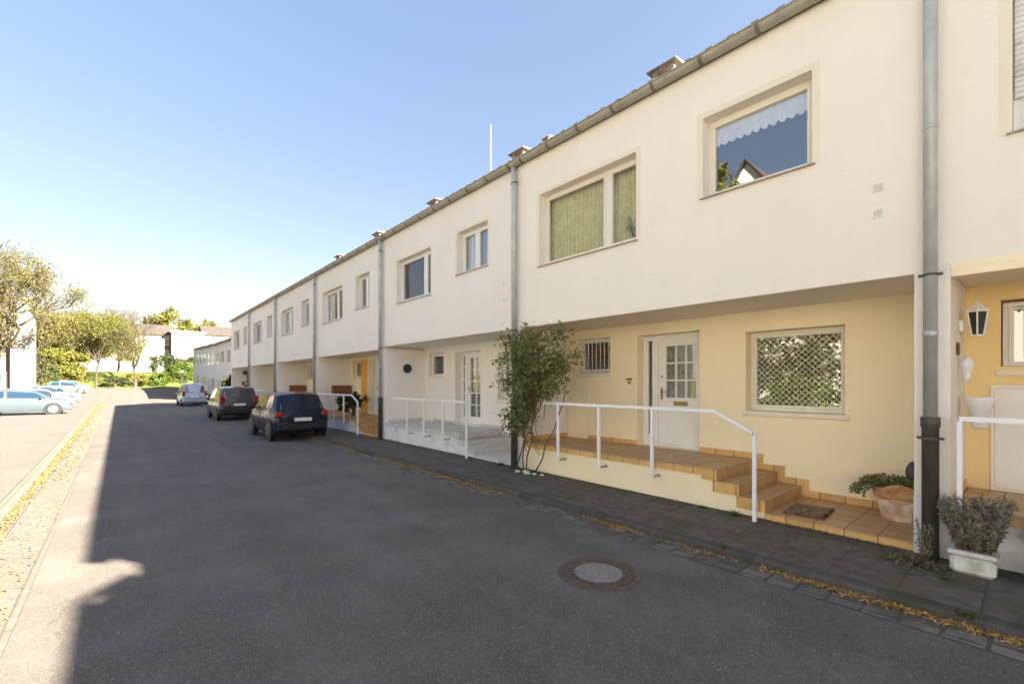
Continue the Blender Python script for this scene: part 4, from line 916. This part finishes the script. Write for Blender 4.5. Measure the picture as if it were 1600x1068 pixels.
# ---------------------------------------------------------------- trees
def tree(name, lab, x, y, z0, H, rad, lm, nleaf, leaf, trunk_r=.25, fork=.3, depth=4, bark='bark', fill=1., seed=1, twig=True, group=None, spread=.62, shape=1.0, split=4):
    t = thing(name, lab, 'tree', (x, y, z0), 0, group); rr = random.Random(seed); st = MB(); tips = []
    base = Vector((x, y, z0)); ctr = Vector((x, y, z0+H*(fork+1)/2)); hz = H*(1-fork)/2
    def inside(p): return ((p.x-ctr.x)/rad)**2+((p.y-ctr.y)/rad)**2+((p.z-ctr.z)/hz)**2
    def grow(p, d, l_, r, k):
        q = [p.copy()]; cur = p.copy(); dd = d.copy()
        for i in range(3):
            dd = (dd+Vector((rr.gauss(0, .13), rr.gauss(0, .13), .06+rr.gauss(0, .08)))).normalized(); cur = cur+dd*l_/3
            if inside(cur) > 1.12 and k < depth: cur = cur-dd*l_/3*.6
            q.append(cur.copy())
        st.tube(q, [r, r*.86, r*.74, r*.62], 7 if k > 2 else 4, False)
        if k <= 2: tips.extend(q[1:])
        if k == 0: return
        for i in range(split if k > 1 else 3):
            a = rr.uniform(0, 6.28); sp_ = spread*rr.uniform(.6, 1.4)
            e1 = dd.cross(Vector((math.cos(a), math.sin(a), .3))).normalized(); nd = (dd*math.cos(sp_)+e1*math.sin(sp_)).normalized()
            grow(q[rr.choice((1, 2, 3, 3))], nd, l_*rr.uniform(.6, .82), r*.58, k-1)
    trunk = [base+Vector((rr.gauss(0, .03)*i, rr.gauss(0, .03)*i, H*fork*i/4)) for i in range(5)]
    st.tube([base-Vector((0, 0, .3))]+trunk[1:], [trunk_r*1.3]+[trunk_r*(1-.06*i) for i in range(1, 5)], 10, False)
    for i in range(5):
        a = i*1.257+rr.uniform(-.4, .4); d = Vector((math.cos(a)*.6, math.sin(a)*.6, rr.uniform(.6, 1.2))).normalized() if i else Vector((.1, 0, 1))
        grow(trunk[-1], d, H*(1-fork)*.36, trunk_r*.62, depth)
    st.build('trunk', bark, t, False)
    if nleaf:
        T = np.array([tuple(p) for p in tips]); idx = rng.integers(0, len(T), nleaf)
        C = T[idx]+rng.normal(size=(nleaf, 3))*rad*.06*fill
        quads_mesh('crown', C, rng.uniform(leaf*.6, leaf*1.4, nleaf), lm, t, .3)
    return t
def crown_tree(name, lab, x, y, z0, H, rad, lm, nclump, per, leaf, trunk_r=.25, low=.2, bark='bark', seed=1, group=None):
    """dense crown: leaf clumps spread through an uneven ellipsoid"""
    t = thing(name, lab, 'tree', (x, y, z0), 0, group); rr = np.random.default_rng(seed); st = MB()
    cz = z0+H*(1+low)/2; hz = H*(1-low)/2
    u = rr.normal(size=(nclump, 3)); u /= np.linalg.norm(u, axis=1)[:, None]; u[:, 2] = np.where(u[:, 2] < -.5, -u[:, 2], u[:, 2])
    r = rr.uniform(.45, 1.0, nclump)**.6*(1+.14*np.sin(u[:, 0]*5+seed)+.12*np.sin(u[:, 2]*6+u[:, 1]*4))
    cl = np.stack([x+u[:, 0]*r*rad, y+u[:, 1]*r*rad, cz+u[:, 2]*r*hz], 1)
    cr = rr.uniform(.10, .2, nclump)*rad
    C = (cl[:, None, :]+rr.normal(size=(nclump, per, 3))*cr[:, None, None]*.6).reshape(-1, 3)
    quads_mesh('crown', C, rr.uniform(leaf*.6, leaf*1.4, len(C)), lm, t, .4)
    top = Vector((x, y, z0+H*.55)); st.tube([(x, y, z0-.3), (x+.1, y, z0+H*.25), top], [trunk_r*1.3, trunk_r, trunk_r*.6], 9, False)
    for i in range(0, nclump, max(1, nclump//26)):
        p = Vector(cl[i]); s0 = Vector((x+.05, y, z0+H*(.22+.3*(i % 7)/7))); st.tube([s0, s0.lerp(p, .5)+Vector((0, 0, .2)), p], [trunk_r*.35, trunk_r*.22, trunk_r*.08], 5, False)
    st.build('trunk', bark, t); return t
BG = 'trees beyond the end of the street'
tree('budding_tree', 'tall budding yellow tree with fine bare twigs at the left edge', -7.4, 53, 0, 13.6, 4.6, 'leafgold', 17000, .075, .32, .24, 6, 'barkpale', 1.1, 4, split=3)
tree('bare_tree', 'bare spring tree with hardly any leaves standing in front of the far building', 2.0, 102, gz(102), 15.0, 6.2, 'leafgold', 500, .08, .22, .2, 6, 'barkpale', 1., 9, split=3)
tree('golden_tree', 'broad golden brown tree beyond the car park, left of the greener one', -8.2, 96, .8, 13.0, 5.6, 'leafgold', 13000, .11, .16, .3, 6, 'barkpale', 1.3, 3, split=3, spread=.7)
tree('spring_tree', 'round yellow green tree at the end of the car park beside the bare tree', -2.9, 100, .9, 13.6, 5.4, 'leafyellow', 15000, .11, .14, .3, 6, 'barkpale', 1.3, 15, split=3, spread=.72)
for q_ in (('budding yellow thicket tree at the back, directly left of the bare tree', -.2, 112, 9.5, 4.2, 'leafyellow', 51), ('golden thicket tree behind the round yellow green tree', -5.5, 110, 10.5, 4.6, 'leafgold', 52), ('golden thicket tree standing behind the broad golden brown one', -11, 106, 10, 4.6, 'leafgold', 53), ('small green tree between the white chimney wall and the golden tree', -6.2, 88, 6.0, 2.4, 'leafyellow', 54)):
    crown_tree('thicket_tree', q_[0], q_[1], q_[2], gz(q_[2])-.1, q_[3], q_[4], q_[5], 170, 80, .16, .16, .0, 'barkpale', seed=q_[6])
crown_tree('spring_tree', 'yellow treetop rising above the roof of the far building', 10, 150, 3.9, 17, 6.5, 'leafyellow', 120, 50, .3, .4, .2, seed=7)
crown_tree('spring_tree', 'low yellow treetop right of the other one above the far roof', 19, 152, 3.9, 14.5, 6.0, 'leafyellow', 100, 50, .3, .4, .2, seed=8)
crown_tree('golden_tree', 'golden tree behind the white house at the left', -15.5, 92, .7, 14, 6, 'leafgold', 150, 50, .22, .35, .1, seed=12)
def shrub(lab, x, y, z0, H, rad, lm, nclump, per, leaf, seed, name='shrub'):
    t = crown_tree(name, lab, x, y, z0, H, rad, lm, nclump, per, leaf, .06, .0, seed=seed); t['category'] = 'shrub'; return t
shrub('dark round evergreen shrub beside the white house', -7.4, 80, .6, 4.6, 2.0, 'leafdark', 60, 40, .13, 21)
shrub('low olive shrub at the end of the road in front of the lawn', -.6, 101.5, .9, 2.2, 1.5, 'leafdark', 40, 40, .11, 22)
shrub('bright green shrub on the lawn at the foot of the bare tree', 2.2, 103, 1.3, 2.2, 1.8, 'leafyellow', 50, 40, .12, 23)
shrub('dark shrub in front of the white block of the far building', 7.0, 112, 3.2, 4.2, 2.6, 'leafdark', 70, 40, .15, 24)
shrub('second dark shrub in front of the far building, to the right of the first', 10.6, 111, 3.2, 3.6, 2.2, 'leafdark', 60, 40, .15, 25)
shrub('bright yellow green hedge shrub at the end of the street', 8.9, 106, 1.8, 3.6, 3.0, 'leafgreen', 90, 45, .14, 26)
shrub('bright green shrub just left of the pale blue car', 5.4, 104, 1.2, 2.4, 2.0, 'leafgreen', 60, 45, .13, 27)
shrub('dark hedge in front of the far row of houses', 7.9, 45.5, .1, 2.4, 1.3, 'leafdark', 60, 45, .10, 28)
shrub('small dark hedge beyond the end of the white row', 8.3, 50, .1, 2.2, 1.3, 'leafdark', 50, 45, .10, 29)
shrub('bright yellow bush at the far porch of the row', 6.3, 33.2, .6, 2.3, .5, 'leafyellow', 26, 40, .07, 30)
shrub('green hedge plant behind the white porch railing of the orange doored house', 6.6, 16.9, .6, .85, .55, 'leafdark', 30, 50, .05, 31)

# ---------------------------------------------------------------- other houses
def house(lab, x0, x1, y0, y1, z0, ze, zr, wm, rm, axis='y', wins=(), chim=None, name='house', flat=False):
    """plain house; wins: (face, a0, a1, z0, z1) with face -x, +x or -y"""
    h = thing(name, lab, 'house', ((x0+x1)/2, (y0+y1)/2, z0))
    b = MB()
    if flat: b.box(x0, x1, y0, y1, z0-.5, ze)
    elif axis == 'y': xm = (x0+x1)/2; b.prism([(x0, z0-.5), (x1, z0-.5), (x1, ze), (xm, zr-.12), (x0, ze)], 'y', y0, y1)
    else: ym = (y0+y1)/2; b.prism([(y0, z0-.5), (y1, z0-.5), (y1, ze), (ym, zr-.12), (y0, ze)], 'x', x0, x1)
    b.build('wall', wm, h)
    r = MB(); o = .35
    if flat: r.box(x0-o, x1+o, y0-o, y1+o, ze+.002, zr)
    elif axis == 'y':
        xm = (x0+x1)/2; sl = (zr-ze)/(xm-x0); r.prism([(x0-o, ze-o*sl), (xm, zr), (x1+o, ze-o*sl), (x1+o, ze-o*sl+.12), (xm, zr+.14), (x0-o, ze-o*sl+.12)], 'y', y0-.2, y1+.2)
    else:
        ym = (y0+y1)/2; sl = (zr-ze)/(ym-y0); r.prism([(y0-o, ze-o*sl), (ym, zr), (y1+o, ze-o*sl), (y1+o, ze-o*sl+.12), (ym, zr+.14), (y0-o, ze-o*sl+.12)], 'x', x0-.2, x1+.2)
    r.build('roof', rm, h)
    for (f, a0, a1, za, zb, *mm) in wins:
        fr, pn = MB(), MB(); am = (a0+a1)/2
        if f in ('-x', '+x'):
            X = x0-.03 if f == '-x' else x1-.03
            frame(fr, X, .06, a0, a1, za, zb, .08); fr.box(X, X+.06, am-.04, am+.04, za+.08, zb-.08); pn.box(X+.02, X+.04, a0+.08, a1-.08, za+.08, zb-.08)
        else:
            Y = y0-.03
            fr.box(a0, a0+.08, Y, Y+.06, za, zb); fr.box(a1-.08, a1, Y, Y+.06, za, zb); fr.box(a0+.08, a1-.08, Y, Y+.06, za, za+.08); fr.box(a0+.08, a1-.08, Y, Y+.06, zb-.08, zb); fr.box(am-.04, am+.04, Y, Y+.06, za+.08, zb-.08)
            pn.box(a0+.08, a1-.08, Y+.02, Y+.04, za+.08, zb-.08)
        wo_ = fr.build('window', 'white', h); pn.build('pane', mm[0] if mm else 'farpane', wo_)
    return h
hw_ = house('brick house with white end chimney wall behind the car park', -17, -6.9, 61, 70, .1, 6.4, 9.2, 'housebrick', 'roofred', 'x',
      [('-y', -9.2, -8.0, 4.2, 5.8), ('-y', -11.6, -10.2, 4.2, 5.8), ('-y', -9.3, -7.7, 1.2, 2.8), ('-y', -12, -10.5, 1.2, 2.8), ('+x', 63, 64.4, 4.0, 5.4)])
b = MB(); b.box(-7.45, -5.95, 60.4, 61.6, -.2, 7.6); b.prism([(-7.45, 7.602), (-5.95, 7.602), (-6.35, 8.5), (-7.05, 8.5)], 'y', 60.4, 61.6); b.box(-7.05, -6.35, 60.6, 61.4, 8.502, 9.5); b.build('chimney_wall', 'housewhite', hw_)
MB().box(-7.15, -6.25, 60.5, 61.5, 9.502, 9.6).build('chimney_cap', 'chim', hw_)
# far row on the right, in its own shade
for i in range(5):
    ya = 52+i*7.4; zg = gz(ya)
    house(['first', 'second', 'third', 'fourth', 'farthest'][i]+' house of the shaded far row beyond the white terrace', 9.0, 18, ya+.02, ya+7.38, zg, zg+6.5, zg+8.3, 'rowwhite', 'roofred', 'y',
          [('-x', ya+.9, ya+3.3, zg+4.0, zg+5.5), ('-x', ya+4.4, ya+6.6, zg+4.0, zg+5.5), ('-x', ya+1, ya+3, zg+.9, zg+2.4), ('-x', ya+4.6, ya+5.6, zg+.1, zg+2.3)], name='far_house')
# large pale building across the end
fz = 3.9
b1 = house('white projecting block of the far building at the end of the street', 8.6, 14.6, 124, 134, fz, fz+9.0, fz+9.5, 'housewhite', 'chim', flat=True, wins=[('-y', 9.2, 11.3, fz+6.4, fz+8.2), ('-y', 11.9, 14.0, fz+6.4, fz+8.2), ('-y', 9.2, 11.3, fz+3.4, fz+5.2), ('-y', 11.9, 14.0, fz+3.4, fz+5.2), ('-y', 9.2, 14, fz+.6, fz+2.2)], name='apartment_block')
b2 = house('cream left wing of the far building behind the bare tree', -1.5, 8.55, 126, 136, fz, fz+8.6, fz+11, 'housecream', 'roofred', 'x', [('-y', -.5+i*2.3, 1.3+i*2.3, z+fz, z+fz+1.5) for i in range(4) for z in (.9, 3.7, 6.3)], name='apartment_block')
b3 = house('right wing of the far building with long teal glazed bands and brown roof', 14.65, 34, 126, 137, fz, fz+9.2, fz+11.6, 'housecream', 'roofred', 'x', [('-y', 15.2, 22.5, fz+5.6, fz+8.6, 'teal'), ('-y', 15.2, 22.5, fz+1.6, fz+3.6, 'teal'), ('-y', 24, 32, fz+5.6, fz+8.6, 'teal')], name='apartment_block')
# the side opposite the terrace, seen only as reflections in its windows
house('white gabled house across the car park', -27, -17, 9.4, 14.6, 0, 12.0, 15.8, 'stuccowhite', 'roofred', 'x', [('+x', 9.9+i*2.6, 11.5+i*2.6, z, z+1.5) for i in range(2) for z in (1, 4, 6.8)], name='opposite_house')
house('long white house across the car park', -32, -22, -26, 2, 0, 8, 11.5, 'stuccowhite', 'roofred', 'y', [('+x', -24+i*3.4, -22.2+i*3.4, z, z+1.5) for i in range(7) for z in (1, 4.2)], name='opposite_house')
house('white house farther along across the car park', -30, -20, 24, 44, 0, 8, 12, 'stuccowhite', 'roofred', 'y', [('+x', 26+i*3.4, 27.8+i*3.4, z, z+1.5) for i in range(5) for z in (1, 4.2)], name='opposite_house')
crown_tree('blossom_tree', 'white blossoming tree across the car park', -11, 7.6, 0, 6.4, 3.0, 'blossom', 90, 26, .11, .2, .25, seed=41)
crown_tree('spring_tree', 'green tree across the car park', -15, 22, 0, 12, 4.4, 'leafgreen', 130, 40, .2, .3, .2, seed=42)
crown_tree('spring_tree', 'tall green tree across the car park', -17, 2, 0, 13.5, 4.2, 'leafyellow', 130, 40, .2, .3, .2, seed=43)
crown_tree('spring_tree', 'tall narrow tree across the car park', -14, 13.6, 0, 15.6, 2.4, 'leafyellow', 110, 40, .16, .3, .1, seed=46)
shrub('broad dark shrub across the car park behind the blossom', -13.4, 8.5, 0, 5.6, 4.2, 'leafdark', 150, 40, .14, 47)
shrub('clipped green hedge across the car park', -9.3, 7.6, 0, 2.1, 1.6, 'leafgreen', 80, 40, .08, 44)
shrub('second clipped green hedge across the car park', -9.3, 4.6, 0, 1.5, 1.6, 'leafgreen', 60, 40, .1, 45)
